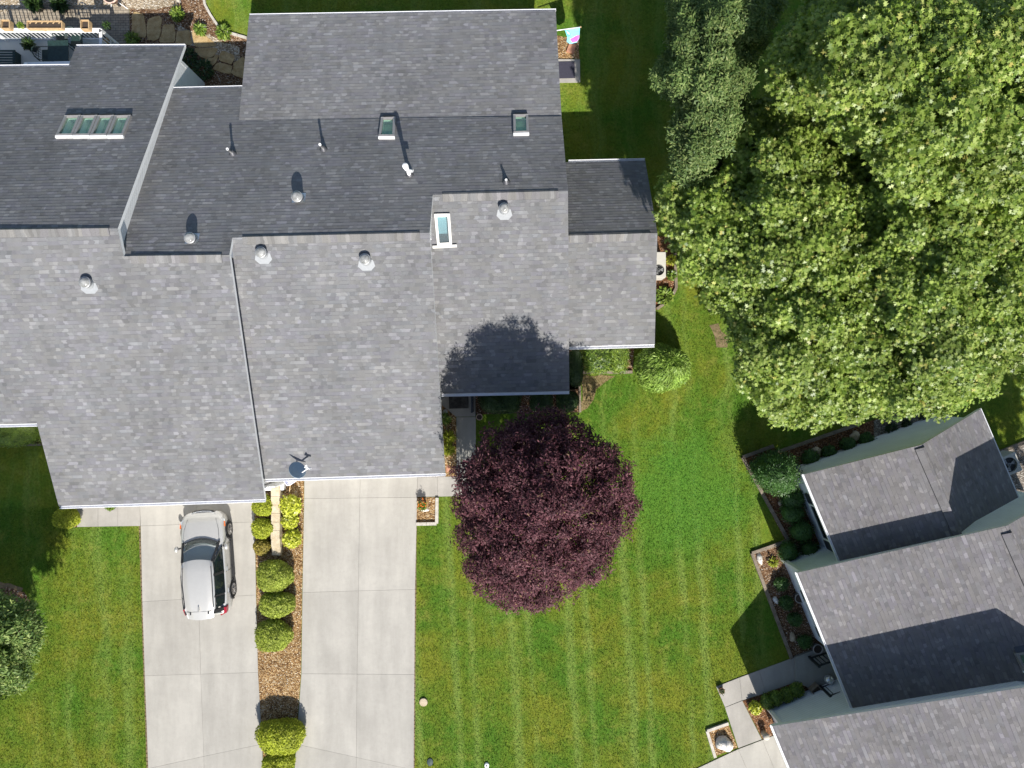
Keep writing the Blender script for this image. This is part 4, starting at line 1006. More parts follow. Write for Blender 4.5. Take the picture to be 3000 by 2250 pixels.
# ------------------------------------------------------------------ car
def car():
    org = Vector((-12.61, -7.36, 0)); ang = math.radians(93.8)
    t = thing('parked_car', 'silver crossover car parked facing the left garage', 'car', tuple(org))
    X = Vector((math.cos(ang), math.sin(ang), 0)); Y = Vector((-X.y, X.x, 0))
    def T(x, y, z): return org+X*(x*.94)+Y*y+Vector((0, 0, z))
    # lower body: stations along length (front +x); each: x, half width low/belt, z sill, z belt(shoulder), z centre top
    st = [(2.22, .42, .55, .40, .58, .62), (2.16, .66, .72, .30, .66, .72), (2.02, .82, .84, .24, .74, .84), (1.75, .90, .88, .22, .82, .93), (1.3, .915, .89, .22, .90, 1.0),
          (.95, .92, .89, .22, .95, 1.05), (.5, .92, .895, .22, .97, 1.06), (0, .92, .90, .22, .98, 1.06), (-.7, .92, .90, .22, 1.0, 1.06), (-1.3, .92, .89, .22, 1.03, 1.08), (-1.75, .90, .86, .25, 1.05, 1.08), (-2.05, .85, .80, .30, 1.05, 1.06), (-2.2, .76, .72, .36, .98, 1.0), (-2.27, .60, .60, .42, .70, .72)]
    mb = MB(); n = 0
    for x, wl, wb, zs, zb, zc in st:
        half = [(wl*.86, zs), (wl*.98, zs+.12), (wl, zs+(zb-zs)*.5), ((wl+wb)/2, zb-.10), (wb*.96, zb-.01), (wb*.82, zb+(zc-zb)*.45), (wb*.45, zc-.012), (0, zc)]
        pts = [T(x, y, z) for y, z in half]+[T(x, -y, z) for y, z in half[-2::-1]]
        n = len(pts); mb.v += [tuple(p) for p in pts]
    for i in range(len(st)-1):
        for k in range(n-1): mb.f.append([i*n+k, i*n+k+1, (i+1)*n+k+1, (i+1)*n+k]); mb.m.append(0)
        mb.f.append([i*n+n-1, i*n, (i+1)*n, (i+1)*n+n-1]); mb.m.append(0)
    mb.f.append(list(range(n))); mb.m.append(0); mb.f.append([(len(st)-1)*n+k for k in reversed(range(n))]); mb.m.append(0)
    body = mb.build('body', 'carpaint', t, True)
    # roof
    rs = [(.24, .585, 1.50), (.12, .625, 1.555), (-.2, .65, 1.60), (-.8, .65, 1.62), (-1.4, .64, 1.61), (-1.85, .60, 1.565), (-2.16, .54, 1.50)]
    mb = MB(); m = 13
    for x, w, z in rs:
        for k in range(m):
            f = -1+2*k/(m-1); bow = .06*(1-f*f); rib = .012 if k in (2, 3, 9, 10) and -1.9 < x < .3 else 0
            mb.v.append(tuple(T(x+.10*(1-f*f) if x > .2 else x-.08*(1-f*f) if x < -2 else x, w*f, z-.05+bow*1.0+rib)))
    for i in range(len(rs)-1):
        for k in range(m-1): mb.f.append([i*m+k, i*m+k+1, (i+1)*m+k+1, (i+1)*m+k]); mb.m.append(0)
    o = len(mb.v); mb.v += [(x, y, z-.05) for x, y, z in mb.v[:o]]
    for i in range(len(rs)-1):
        for k in (0, m-1):
            mb.f.append([i*m+k, (i+1)*m+k, o+(i+1)*m+k, o+i*m+k]); mb.m.append(0)
    mb.build('roof', 'carpaint', t, True)
    for s in (-1, 1): MB().tube([T(.05, s*.57, 1.575), T(-.7, s*.60, 1.63), T(-1.7, s*.57, 1.585)], .018, 6).build('roof_rail', 'cardark', t, True)
    # pillars and inside
    for s in (-1, 1):
        mb = MB(); mb.bar(T(.98, s*.74, 1.02), T(.24, s*.60, 1.51), .07, .06)
        mb.build('pillar', 'cardark', t); mb = MB(); mb.bar(T(-.35, s*.84, 1.0), T(-.35, s*.655, 1.56), .10, .04)
        mb.build('pillar', 'cardark', t); mb = MB(); mb.bar(T(-1.95, s*.76, 1.04), T(-1.9, s*.58, 1.53), .16, .06)
        mb.build('pillar', 'cardark', t); mb = MB(); mb.bar(T(-1.3, s*.82, 1.04), T(-1.25, s*.65, 1.57), .09, .04); mb.build('pillar', 'cardark', t)
    # cowl
    mb = MB(); prev = None
    for k in range(9):
        f = -1+2*k/8; c = T(1.16-.24*f*f, .74*f, 1.055+.02*(1-f*f)); d = T(.94-.22*f*f, .73*f, 1.06+.02*(1-f*f)); mb.v += [tuple(c), tuple(d)]
    for k in range(8): mb.f.append([2*k, 2*k+1, 2*k+3, 2*k+2]); mb.m.append(0)
    mb.build('cowl', 'cardark', t)
    # windscreen surround and glass
    def screen(name, x0, x1, z0, z1, w0, w1, b0, b1, mt, ins=0.0):
        mb = MB(); K = 11
        for j in range(5):
            a = j/4
            for k in range(K):
                f = -1+2*k/(K-1); b = b0*(1-a)+b1*a
                mb.v.append(tuple(T(x0*(1-a)+x1*a+b*(1-f*f), (w0*(1-a)+w1*a)*f, z0*(1-a)+z1*a+.03*(1-f*f)+.03*math.sin(math.pi*a))))
        for j in range(4):
            for k in range(K-1): mb.f.append([j*K+k, j*K+k+1, (j+1)*K+k+1, (j+1)*K+k]); mb.m.append(0)
        return mb.build(name, mt, t, True)
    screen('windshield', .90, .24, 1.06, 1.485, .73, .585, .20, .10, 'windshield')
    screen('rear_window', -2.20, -2.13, 1.06, 1.46, .68, .52, -.08, -.06, 'carglass')
    # seats and dashboard seen through the windscreen
    mb = MB(); mb.bar(T(.62, -.66, .97), T(.62, .66, .97), .50, .10); mb.build('dashboard', 'interior', t)
    for s in (-1, 1):
        mb = MB(); mb.bar(T(-.05, s*.36, .85), T(-.30, s*.36, 1.32), .46, .14); mb.bar(T(.35, s*.36, .78), T(-.1, s*.36, .75), .48, .16); mb.build('seat', 'interior', t)
    MB().box(T(-.6, 0, .70), 2.9, 1.5, .06, ang).build('cabin_floor', 'cardark', t)
    # side windows
    for s in (-1, 1):
        for xa, xb, ta, tb in ((.86, -.30, .36, -.31), (-.40, -1.26, -.40, -1.22), (-1.34, -1.86, -1.30, -1.76)):
            mb = MB(); za = 1.0; q = [T(xa, s*.835, za), T(xb, s*.845, za+.02), T(tb, s*.672, 1.535 if tb > -1.5 else 1.49), T(ta, s*.645 if ta > 0 else s*.672, 1.50 if ta > 0 else 1.54)]
            if xa > .5: q[0] = T(.80, s*.82, 1.0); q[3] = T(.20, s*.625, 1.48)
            if xb < -1.8: q[1] = T(-1.72, s*.80, 1.05)
            w_ = Y*s*.012; mb.add(q+[p+w_ for p in q], [(0, 1, 2, 3), (7, 6, 5, 4), (0, 4, 5, 1), (1, 5, 6, 2), (2, 6, 7, 3), (3, 7, 4, 0)]); mb.build('side_window', 'carglass', t)
        # door seams and handles
        for xa in (.78, -.36, -1.28):
            MB().tube([T(xa, s*.925, .32), T(xa-.02, s*.928, .62), T(xa-.03, s*.905, .93)], .007, 5).build('door_seam', 'cardark', t)
        for xa in (-.18, -1.12): MB().bar(T(xa, s*.925, .86), T(xa-.2, s*.925, .87), .025, .03).build('door_handle', 'chrome', t)
        MB().bar(T(.95, s*.92, .27), T(-1.0, s*.93, .27), .05, .10).build('sill_trim', 'cardark', t)
        # mirror
        mb = MB(); c = T(.72, s*1.02, 1.03); mb.lathe(c, [(.02, -.09), (.10, -.05), (.115, .0), (.09, .06), (.02, .085)], 12, sx=.75, sy=1.15)
        mr = mb.build('mirror', 'carpaint', t, True); MB().bar(T(.76, s*.86, .99), T(.73, s*.98, 1.0), .06, .05).build('mirror_arm', 'cardark', mr)
        # lamps
        mb = MB(); hp = [(2.16, .50, .66), (2.06, .70, .72), (1.82, .86, .80), (1.70, .885, .80), (1.80, .895, .72), (2.03, .79, .62), (2.17, .58, .58)]
        mb.prism([T(x, s*(y+.012), z+.02) for x, y, z in hp], lambda p: p[2]-.05); hl = mb.build('headlight', 'chrome', t)
        MB().bar(T(1.78, s*.905, .765), T(1.56, s*.918, .79), .03, .06).build('side_marker', 'amber', hl)
        mb = MB(); mb.bar(T(-1.86, s*.84, 1.0), T(-2.12, s*.80, .93), .10, .20); mb.bar(T(-2.12, s*.80, .93), T(-2.235, s*.58, .88), .08, .14); mb.build('tail_light', 'red', t)
        # wheels
        for xw in (1.33, -1.32):
            c = T(xw, s*.815, .345); ax = Y*s
            mb = MB(); mb.lathe(c-ax*.11, [(.21, 0), (.33, .0), (.345, .03), (.345, .19), (.33, .225), (.225, .228), (.21, .20)], 28, axis=ax); wh = mb.build('wheel', 'tyre', t, True)
            mb = MB(); mb.lathe(c+ax*.05, [(.02, .0), (.205, .0)], 24, mi=1, axis=ax)
            mb.lathe(c+ax*.10, [(.225, 0), (.225, .016), (.20, .016), (.20, 0)], 28, axis=ax)
            qd = Vector((0, 0, 1)).rotation_difference(ax)
            for k in range(5):
                a_ = 2*math.pi*k/5+.3; r1 = qd @ Vector((math.cos(a_), math.sin(a_), 0)); mb.bar(c+ax*.105+r1*.03, c+ax*.105+r1*.205, .055, .02)
            mb.build('rim', ['rim', 'cardark'], wh)
            # arch
            mb = MB(); pts = []
            for k in range(13):
                a_ = math.pi*k/12; pts.append(T(xw+.40*math.cos(a_), s*.915, .34+.40*math.sin(a_)))
            mb.tube(pts, .035, 6); mb.build('wheel_arch', 'cardark', t, True)
    # front grille, rear plate area, wiper, antenna, rear spoiler line
    mb = MB(); mb.tube([T(2.05, -.62, .66), T(2.23, -.35, .60), T(2.27, 0, .59), T(2.23, .35, .60), T(2.05, .62, .66)], .045, 6); mb.build('grille', 'cardark', t, True)
    mb = MB(); mb.tube([T(2.10, -.55, .72), T(2.23, -.3, .665), T(2.255, 0, .655), T(2.23, .3, .665), T(2.10, .55, .72)], .014, 6); mb.build('grille_bar', 'chrome', t, True)
    mb = MB(); mb.bar(T(-2.24, -.62, .52), T(-2.24, .62, .52), .08, .20); mb.build('rear_bumper', 'cardark', t)
    MB().box(T(-2.285, 0, .72), .02, .34, .14, ang).build('number_plate', 'pvc', t)
    MB().bar(T(-2.16, -.02, 1.12), T(-2.19, -.28, 1.17), .025, .02).build('rear_wiper', 'cardark', t)
    mb = MB(); fin = [T(-1.62, 0, 1.66), T(-1.86, 0, 1.63), T(-1.84, 0, 1.71)]; mb.add([p+Y*.02 for p in fin]+[p-Y*.02 for p in fin], [(0, 1, 2), (5, 4, 3), (0, 3, 4, 1), (1, 4, 5, 2), (2, 5, 3, 0)]); mb.build('antenna', 'carpaint', t)
    for s in (-1, 1):
        MB().bar(T(1.05-.02, s*.05, 1.09), T(.86, s*.6, 1.10), .02, .02).build('wiper', 'cardark', t)
        mb = MB(); mb.tube([T(1.95, s*.58, .83), T(1.5, s*.70, .94), T(1.0, s*.74, 1.035)], .006, 5); mb.build('hood_seam', 'cardark', t)
        MB().box(T(-1.93, s*.36, 1.585), .09, .05, .02, ang).build('roof_bracket', 'cardark', t)
    MB().bar(T(-1.86, -.55, 1.568), T(-1.86, .55, 1.568), .012, .01).build('tailgate_seam', 'cardark', t)
    return t
car()

# ------------------------------------------------------------------ between the driveways
t = thing('retaining_wall', 'low sandstone block wall between the two rows of round shrubs', 'wall', tuple(G(815, 1520)))
pa, pb = G(818, 1400), G(816, 1622); L = (pb-pa).length; nb = 9
for i in range(nb):
    a, b = pa.lerp(pb, i/nb), pa.lerp(pb, (i+1)/nb); d = (b-a).normalized()*.006
    j = Vector((random.uniform(-.012, .012), 0, 0)); zt = .46 if i < 7 else .40 if i == 7 else .33
    MB().bar(a+d+j+Vector((0, 0, zt-.06)), b-d+j+Vector((0, 0, zt-.06)), .36, .12).build('cap_stone', 'wall_stone', t)
mb = MB(); mb.bar(pa+Vector((.02, 0, .15)), pb.lerp(pa, .01)+Vector((.02, 0, .15)), .29, .42); mb.build('block_course', 'wall_stone', t)
# white storage box at the house corner
b0 = G(796, 1419, .3)
t = thing('storage_box', 'low white box with rounded lid against the house corner by the stone wall', 'storage box', (b0.x, b0.y, 0))
mb = MB(); mb.box((b0.x, b0.y-.04, .17), 1.0, .42, .34, R); mb.build('bin', 'trim', t)
mb = MB(); mb.tube([Vector((b0.x-.5, b0.y+.06, .40)), Vector((b0.x+.46, b0.y+.08, .40))], .13, 14); mb.build('lid', 'gutter', t, True)
# hanging flag by the garage
f0 = G(849, 1447, 0)
t = thing('garden_flag', 'white and navy flag drooping from a brown pole under the dish', 'flag', tuple(f0))
fp = W(853, 1402, 1.55); MB().tube([f0+Vector((0, 0, .1)), fp], .018, 8).build('pole', 'wood', t, True)
fl = [W(826, 1402, 1.5), W(873, 1400, 1.5), W(868, 1410, 1.2), W(850, 1422, 1.0), W(840, 1424, 1.0)]
def cloth(pts, name, m, par, th=.008):
    mb = MB(); n = len(pts); c = sum(pts, Vector())/n+Vector((0, 0, .05))
    u = Vector((0, 0, th)); mb.add(pts+[c]+[p-u for p in pts]+[c-u], [(i, (i+1) % n, n) for i in range(n)]+[(n+1+(i+1) % n, n+1+i, 2*n+1) for i in range(n)]+[(i, n+1+i, n+1+(i+1) % n, (i+1) % n) for i in range(n)])
    return mb.build(name, m, par)
cl = cloth(fl, 'flag_cloth', 'flagwhite', t)
mb = MB()
for s in (.62, .80):
    pp = [fl[0].lerp(fl[1], .5).lerp(p, s)+Vector((0, 0, .035)) for p in (fl[0], fl[4], fl[3], fl[2], fl[1])]
    for a, b in zip(pp, pp[1:]): mb.bar(a, b, .035, .01)
mb.build('stripe', 'flagnavy', cl)

GP = 'round clipped shrubs between the driveways'
bush('round_shrub', 'round gold green shrub tucked under the left garage corner', 770, 1482, 61, 62, .75, 'gold', 2600, group=GP)
bush('round_shrub', 'round gold green shrub second from the left garage corner', 768, 1548, 64, 60, .75, 'gold', 2600, group=GP)
bush('round_shrub', 'small bronzed shrub below the two gold green ones', 767, 1604, 50, 47, .55, 'brownish', 1900, group=GP)
bush('yellow_shrub', 'bright yellow leafy shrub nearest the drooping flag', 850, 1483, 60, 60, .7, 'lime', 900, .10, group='bright yellow shrubs right of the stone wall', rough=.8)
bush('yellow_shrub', 'bright yellow shrub in the middle, smallest beside the stone wall', 849, 1527, 46, 44, .55, 'lime', 600, .10, group='bright yellow shrubs right of the stone wall', rough=.8)
bush('yellow_shrub', 'bright yellow leafy shrub at the lower end of the stone wall', 854, 1579, 50, 50, .6, 'lime', 700, .10, group='bright yellow shrubs right of the stone wall', rough=.8)
bush('round_shrub', 'large green dome shrub just below the stone wall end', 803, 1688, 106, 92, .95, 'olive', 5200, group=GP, sq=.92)
bush('round_shrub', 'flattened green dome shrub between two larger domes', 811, 1771, 103, 72, .9, 'olive', 4600, group=GP, sq=.85)
bush('round_shrub', 'large mottled dome shrub leaning over the left driveway', 799, 1863, 107, 92, .95, 'olive', 5200, group=GP, sq=.92)
bush('round_shrub', 'widest dome shrub filling the bed near the bottom of the photo', 822, 2158, 140, 98, 1.0, 'gold', 7200, group=GP, sq=.82)
bush('round_shrub', 'dome shrub cut by the bottom edge of the photo', 817, 2240, 90, 76, .85, 'gold', 4200, group=GP, sq=.85)
bush('round_shrub', 'round gold shrub at the left house corner beside the short path', 192, 1518, 76, 64, .75, 'gold', 3000)
bush('hedge', 'leafy hedge under the left eave beside the dark lawn', 30, 1272, 176, 66, .9, 'shrub', 4200, .075, 'lance', 'hedge', sq=.7, rough=.8)

# pot at the left house wall
def pot(label, px, py, r, h, m='terracotta', plant=None, group=None, taper=.75, gz=None, w=None, soil=True, cat='flower pot', name='flower_pot', pn=160, pl=.09):
    p = G(px, py) if gz is None else W(px, py, gz)
    t = thing(name, label, cat, tuple(p), group)
    MB().lathe(p, [(r*taper, 0), (r*.95, h*.8), (r*1.05, h*.82), (r*1.05, h), (r*.9, h), (r*.86, h*.85)], 22).build('pot', m, t, True)
    if soil: MB().lathe(p+Vector((0, 0, h*.84)), [(r*.87, 0), (r*.86, .012)], 18).build('soil', 'soil', t)
    if plant:
        global rng
        NSEED[0] += 1; rng = np.random.default_rng(NSEED[0])
        d = rdir(pn, -.2); P = np.array(p)+np.array([0, 0, h])+d*r*.9*np.array([1, 1, .9])*rng.random((pn, 1))**.4
        leaf_mesh('plant', [leaf_arrays(P, unit(d+rng.normal(size=(pn, 3))*.4), unit(d+np.array([0, 0, 1.])), pl*(.6+.8*rng.random(pn)), 'lance')], plant, t)
    return t
pot('low dark pot with green plant half under the left eave', 335, 1478, .20, .30, 'black', 'shrub', name='planter')
pot('flower pot with red yellow flowers in the stone edged bed', 1240, 1478, .18, .32, 'terracotta', 'shrub', pn=240)
bm_ = MB(); random.seed(3); p = G(1240, 1474)
for i in range(22):
    c = p+Vector((random.gauss(0, .085), random.gauss(.02, .08), .44+random.uniform(-.03, .06))); bm_.lathe(c, [(.012, 0), (.022, .012), (.006, .02)], 6)
o = bm_.build('blossom', 'amber', bpy.data.objects['flower_pot'])
def rock(label, px, py, rx, ry, h, m='rock', rz=0.0, group='loose rocks in the beds', seed=None, cat='rock', name='rock'):
    p = G(px, py); r = random.Random(seed if seed is not None else int(px*7+py)); mb = MB(); n = 14; rings = 7
    ph = [r.uniform(0, 6.3) for _ in range(5)]
    for i in range(rings+1):
        th = math.pi*.5*i/rings
        for k in range(n):
            a = 2*math.pi*k/n
            w = 1+.16*math.sin(2*a+ph[0])+.10*math.sin(3*a+ph[1]+th*2)+.06*math.sin(5*a+ph[2])+r.uniform(-.035, .035)
            v = Vector((rx*w*math.cos(th)*math.cos(a), ry*w*math.cos(th)*math.sin(a), h*(math.sin(th)**.7)*(1+.1*math.sin(a+ph[3]))-.02))
            mb.v.append(tuple(p+Matrix.Rotation(rz, 3, 'Z') @ v))
    for i in range(rings):
        for k in range(n): mb.f.append([i*n+k, i*n+(k+1) % n, (i+1)*n+(k+1) % n, (i+1)*n+k]); mb.m.append(0)
    return tag(mb.build(name, m), label, cat, group)
rock('small pale rock against the flower pot by the right driveway', 1245, 1493, .16, .10, .10, 'rock_white')
# bed along the garage and porch
for i, (x, y, w, h, l) in enumerate(((1304, 1227, 26, .30, 'spiky green grass clump nearest the porch slab'), (1316, 1281, 30, .34, 'spiky yellow green grass clump in the middle beside the garage'), (1314, 1316, 26, .32, 'spiky yellow green grass clump nearest the front walk corner'))):
    loose('grass_clump', l, x, y, w, h, 'shrub' if i == 0 else 'gold', 170, .20, 'tri', 'plant', 'grass clumps beside the garage', .4)
rock('cream rock at the porch slab beside the garage', 1304, 1206, .11, .12, .10, 'rock_white')
rock('flat brown stone by the garage front corner', 1312, 1373, .11, .16, .07, 'terracotta')
pot('empty round pale clay pot in shade beside the front walk', 1405, 1221, .13, .22, 'pinkpot')
mb = MB(); p = G(1344, 1178, .125); mb.box(p, .82, .54, .02, R); tag(mb.build('doormat', 'mat_black'), 'black patterned rubber doormat on the front porch', 'doormat')
mb = MB(); p = G(1655, 205, .10); mb.box(p, .86, .72, .02, R); tag(mb.build('doormat', 'mat_navy'), 'dark navy doormat on the back side step', 'doormat')
t = thing('porch_railing', 'short dark railing beside the front porch slab', 'railing', tuple(G(1386, 1180)))
ra, rb = G(1385, 1120), G(1386, 1204)
for s in (.95, .22): MB().bar(ra+Vector((0, 0, s)), rb+Vector((0, 0, s)), .07, .05).build('rail', 'black', t)
for i in range(10): q = ra.lerp(rb, i/9); MB().tube([q+Vector((0, 0, .1)), q+Vector((0, 0, .94))], .016 if i < 9 else .05, 8).build('baluster' if i < 9 else 'post', 'black', t)
HG = 'dark hedges along the front wall'
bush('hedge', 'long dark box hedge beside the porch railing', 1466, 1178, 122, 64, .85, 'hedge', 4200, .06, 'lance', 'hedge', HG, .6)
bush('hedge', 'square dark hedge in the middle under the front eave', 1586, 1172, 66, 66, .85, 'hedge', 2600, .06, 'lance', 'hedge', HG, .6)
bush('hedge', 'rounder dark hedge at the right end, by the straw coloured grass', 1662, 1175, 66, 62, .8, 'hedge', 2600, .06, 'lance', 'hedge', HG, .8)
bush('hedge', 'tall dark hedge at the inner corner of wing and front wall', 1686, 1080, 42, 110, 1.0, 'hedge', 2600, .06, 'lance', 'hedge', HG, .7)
bush('hedge', 'sunlit leafy hedge under the wing eave, left part', 1750, 1050, 92, 82, .9, 'shrub', 2800, .085, 'lance', 'hedge', 'leafy hedges under the wing eave', .7, .8)
bush('hedge', 'sunlit leafy hedge under the wing eave, next to the weeping conifer', 1812, 1050, 58, 82, .85, 'shrub', 2000, .085, 'lance', 'hedge', 'leafy hedges under the wing eave', .7, .8)
mb = MB(); hp = [G(1719+26*i/9, 1089+3.5*math.sin(i*.9), .06) for i in range(10)]; mb.tube(hp, .02, 6); tag(mb.build('garden_hose', 'hose', smooth=True), 'bit of teal garden hose lying along the timber edging', 'hose')

# weeping threadleaf conifer
def conifer():
    global rng
    rng = np.random.default_rng(77)
    c = W(1938, 1079, .85); b = Vector((c.x, c.y, 0)); t = thing('weeping_conifer', 'bright lime mounded weeping conifer at the east wing corner', 'conifer', tuple(b))
    core = blob_core((c.x, c.y, .92), 1.10, .93, .98, n=26, seed=4)
    ap = np.array((c.x+.38, c.y+.50, 1.75))
    P, N = sample_core(core, 17000); k = P[:, 2] > .1; P, N = P[k], N[k]; n = len(P)
    away = P-ap; away -= N*np.sum(away*N, 1, keepdims=True); dist = np.linalg.norm(away, axis=1, keepdims=True)
    D = unit(away)*1.0+N*(.18+.5*np.exp(-dist*2.2))+rng.normal(size=(n, 3))*.18
    O = N+rng.normal(size=(n, 3))*.45
    Pj = P+N*rng.normal(size=(n, 1))*.035
    leaf_mesh('foliage', [leaf_arrays(Pj-D*.05, D, O, .13*(.5+rng.random(n)), 'tri', 0), leaf_arrays(Pj[::2], D[::2]+rng.normal(size=(len(D[::2]), 3))*.4, O[::2], .10*(.5+rng.random(len(D[::2]))), 'lance', 0)], 'thread', t, core)
    MB().tube([b, b+Vector((0, 0, 1.2))], [.09, .04], 8).build('trunk', 'bark', t)
conifer()

# air conditioners
def aircon(label, c, w, d, h, rz, fan_off, gz=0, r=.30):
    t = thing('air_conditioner', label, 'air conditioner', (c.x, c.y, gz), 'outdoor air conditioners')
    rot = Matrix.Rotation(rz, 3, 'Z')
    def T(x, y, z): return Vector((c.x, c.y, gz))+rot @ Vector((x, y, z))
    mb = MB(); n = 28; fc = fan_off
    # cabinet sides with louvres, top panel with a round hole
    for s in (-1, 1):
        for i in range(9): 
            z = .10+(h-.16)*i/8
            mb.box(T(0, s*d/2, z), w, .03, (h-.16)/8*.7, rz); mb.box(T(s*w/2, 0, z), .03, d, (h-.16)/8*.7, rz)
    mb.build('louvre_panel', 'beige', t)
    MB().box(T(0, 0, h/2-.03), w-.05, d-.05, h-.1, rz).build('coil', 'cardark', t)
    outer = [T(-w/2, -d/2, h), T(w/2, -d/2, h), T(w/2, d/2, h), T(-w/2, d/2, h)]
    hole = [T(fc[0]+r*math.cos(2*math.pi*k/n), fc[1]+r*math.sin(2*math.pi*k/n), h) for k in range(n)]
    mb = MB(); flat = outer+hole; mb.add(flat, [])
    for f in tessellate_polygon([outer, hole]):
        a, b, e = [flat[i] for i in f]; mb.f.append(list(f) if (b-a).cross(e-a).z > 0 else list(f[::-1])); mb.m.append(0)
    for l in (outer, hole):
        o = len(mb.v); m_ = len(l); mb.v += [tuple(p) for p in l]+[tuple(p-Vector((0, 0, .07))) for p in l]
        for i in range(m_): mb.f.append([o+i, o+(i+1) % m_, o+m_+(i+1) % m_, o+m_+i]); mb.m.append(0)
    mb.build('top_panel', 'beige', t)
    mb = MB()
    for rr in (.33, .66, 1.0): mb.tube([T(fc[0]+r*rr*math.cos(2*math.pi*k/n), fc[1]+r*rr*math.sin(2*math.pi*k/n), h+.004) for k in range(n+1)], .005, 4)
    for k in range(8): mb.tube([T(fc[0], fc[1], h+.004), T(fc[0]+r*math.cos(2*math.pi*k/8), fc[1]+r*math.sin(2*math.pi*k/8), h+.004)], .005, 4)
    mb.build('fan_guard', 'black', t)
    mb = MB(); mb.lathe(T(fc[0], fc[1], h-.05), [(.07, 0), (.07, .03), (.03, .04)], 14)
    for k in range(3):
        a0 = 2*math.pi*k/3; q = [T(fc[0]+rr*math.cos(a0+da), fc[1]+rr*math.sin(a0+da), h-.045+dz) for rr, da, dz in ((.06, 0, 0), (r*.92, -.3, .0), (r*.92, .45, .015), (.06, .5, .015))]
        mb.add(q+[p-Vector((0, 0, .006)) for p in q], [(0, 1, 2, 3), (7, 6, 5, 4), (0, 4, 5, 1), (1, 5, 6, 2), (2, 6, 7, 3), (3, 7, 4, 0)])
    mb.build('fan', 'steel', t)
a1 = W(1936, 775, .9); aircon('beige air conditioner with black fan beside the east wing wall', Vector((a1.x-.06, a1.y, 0)), .52, 1.02, .88, 0, (-.02, -.22), r=.22)
a2 = W(2960, 1362, .85); aircon('pale air conditioner half hidden by the turned house roof', Vector((a2.x, a2.y, 0)), .80, .80, .82, math.atan2(wN.y, wN.x), (.0, 0), r=.30)
loose('ground_cover', 'low green plant between air conditioner and bent timber edging', 1944, 868, 58, .35, 'shrub', 420, .12, 'round')
loose('ground_cover', 'bright yellow green plant above the air conditioner bed corner', 1965, 763, 30, .3, 'lime', 180, .11, 'lance')
loose('ground_cover', 'small green plant right beside the air conditioner fan', 1966, 808, 26, .3, 'shrub', 180, .10, 'round')

# decorative flag at the back corner
fb = Vector((2.0, 14.35, .75))
fa = W(1633, 90, .75); fe = W(1701, 79, 1.0)
t = thing('house_flag', 'turquoise and pink flag on a white pole at the back corner', 'flag', tuple(fa))
MB().tube([fa-Vector((.25, 0, .05)), fe], .02, 8).build('pole', 'pvc', t, True)
MB().lathe(fe, [(.02, -.02), (.035, 0), (.02, .03)], 10).build('finial', 'wood', t)
f_ = [W(1654, 87, .82), W(1699, 80, .98), W(1697, 112, .55), W(1690, 124, .40), W(1670, 129, .30), W(1660, 122, .38), W(1662, 108, .52)]
cl = cloth(f_, 'flag_cloth', 'flagblue', t)
def patch(name, m, pts): 
    pts = [p+Vector((0, 0, .05)) for p in pts]; cloth(pts, name, m, cl, .004)
patch('pink_panel', 'flagpink', [W(1697, 105, .64), W(1696, 113, .55), W(1690, 123, .42), W(1676, 126, .36), W(1670, 116, .46), W(1682, 106, .58)])
patch('teal_panel', 'flagteal', [W(1655, 88, .82), W(1668, 92, .78), W(1672, 104, .62), W(1664, 110, .5), W(1658, 98, .7)])
patch('white_panel', 'flagwhite', [W(1658, 90, .86), W(1667, 97, .78), W(1669, 104, .68), W(1662, 100, .74)])
mb = MB(); p = G(1674, 142, .05); mb.box(p, .32, .42, .08, -.35); tag(mb.build('stepping_stone', 'terracotta'), 'reddish square stone lying in the bed below the flag', 'stone')

# ------------------------------------------------------------------ back deck of the left house
DZ = -.2
t = thing('deck', 'pale back deck with white railing behind the left house', 'deck', tuple(W(150, 150, -1.0)))
p0, p1 = W(-160, 117, DZ), W(333, 117, DZ)
def drop(p, y): return Vector((p.x, y, p.z))
mb = MB(); mb.prism([p0, p1, drop(p1, 12.3), drop(p0, 12.3)], DZ-.16); mb.build('deck_floor', 'deck', t)
rt = DZ+.86; q0 = Vector((p0.x, p0.y-.02, rt)); q1 = Vector((p1.x-.05, p1.y-.02, rt)); q2 = Vector((q1.x, 12.4, rt))
for a, b in ((q0, q1), (q1, q2)):
    MB().bar(a, b, .17 if a is q0 else .12, .04).build('top_rail', 'trim', t); MB().bar(a-Vector((0, 0, .72)), b-Vector((0, 0, .72)), .05, .06).build('bottom_rail', 'trim', t)
me = None
def bal(p):
    global me
    if me is None:
        o = MB().box(p-Vector((0, 0, .37)), .03, .03, .72).build('baluster', 'trim', t); me = (o, p)
    else:
        o = me[0].copy(); COL.objects.link(o); o.location = p-me[1]
L = (q1-q0).length; k = int(L/.17)
for i in range(k): bal(q0.lerp(q1, (i+.5)/k))
for i in range(16): bal(q1.lerp(q2, (i+.5)/16))
for f in (.06, .37, .68, 1.0):
    q = q0.lerp(q1, f); MB().box((q.x, q.y, DZ+.30), .11, .11, 1.16).build('post', 'trim', t)
mb = MB()
for i in range(14): q = q1.lerp(q2, i/14); mb.box((q.x+.06, q.y, -.7), .03, .10, .80)
mb.build('skirt', 'trim', t)
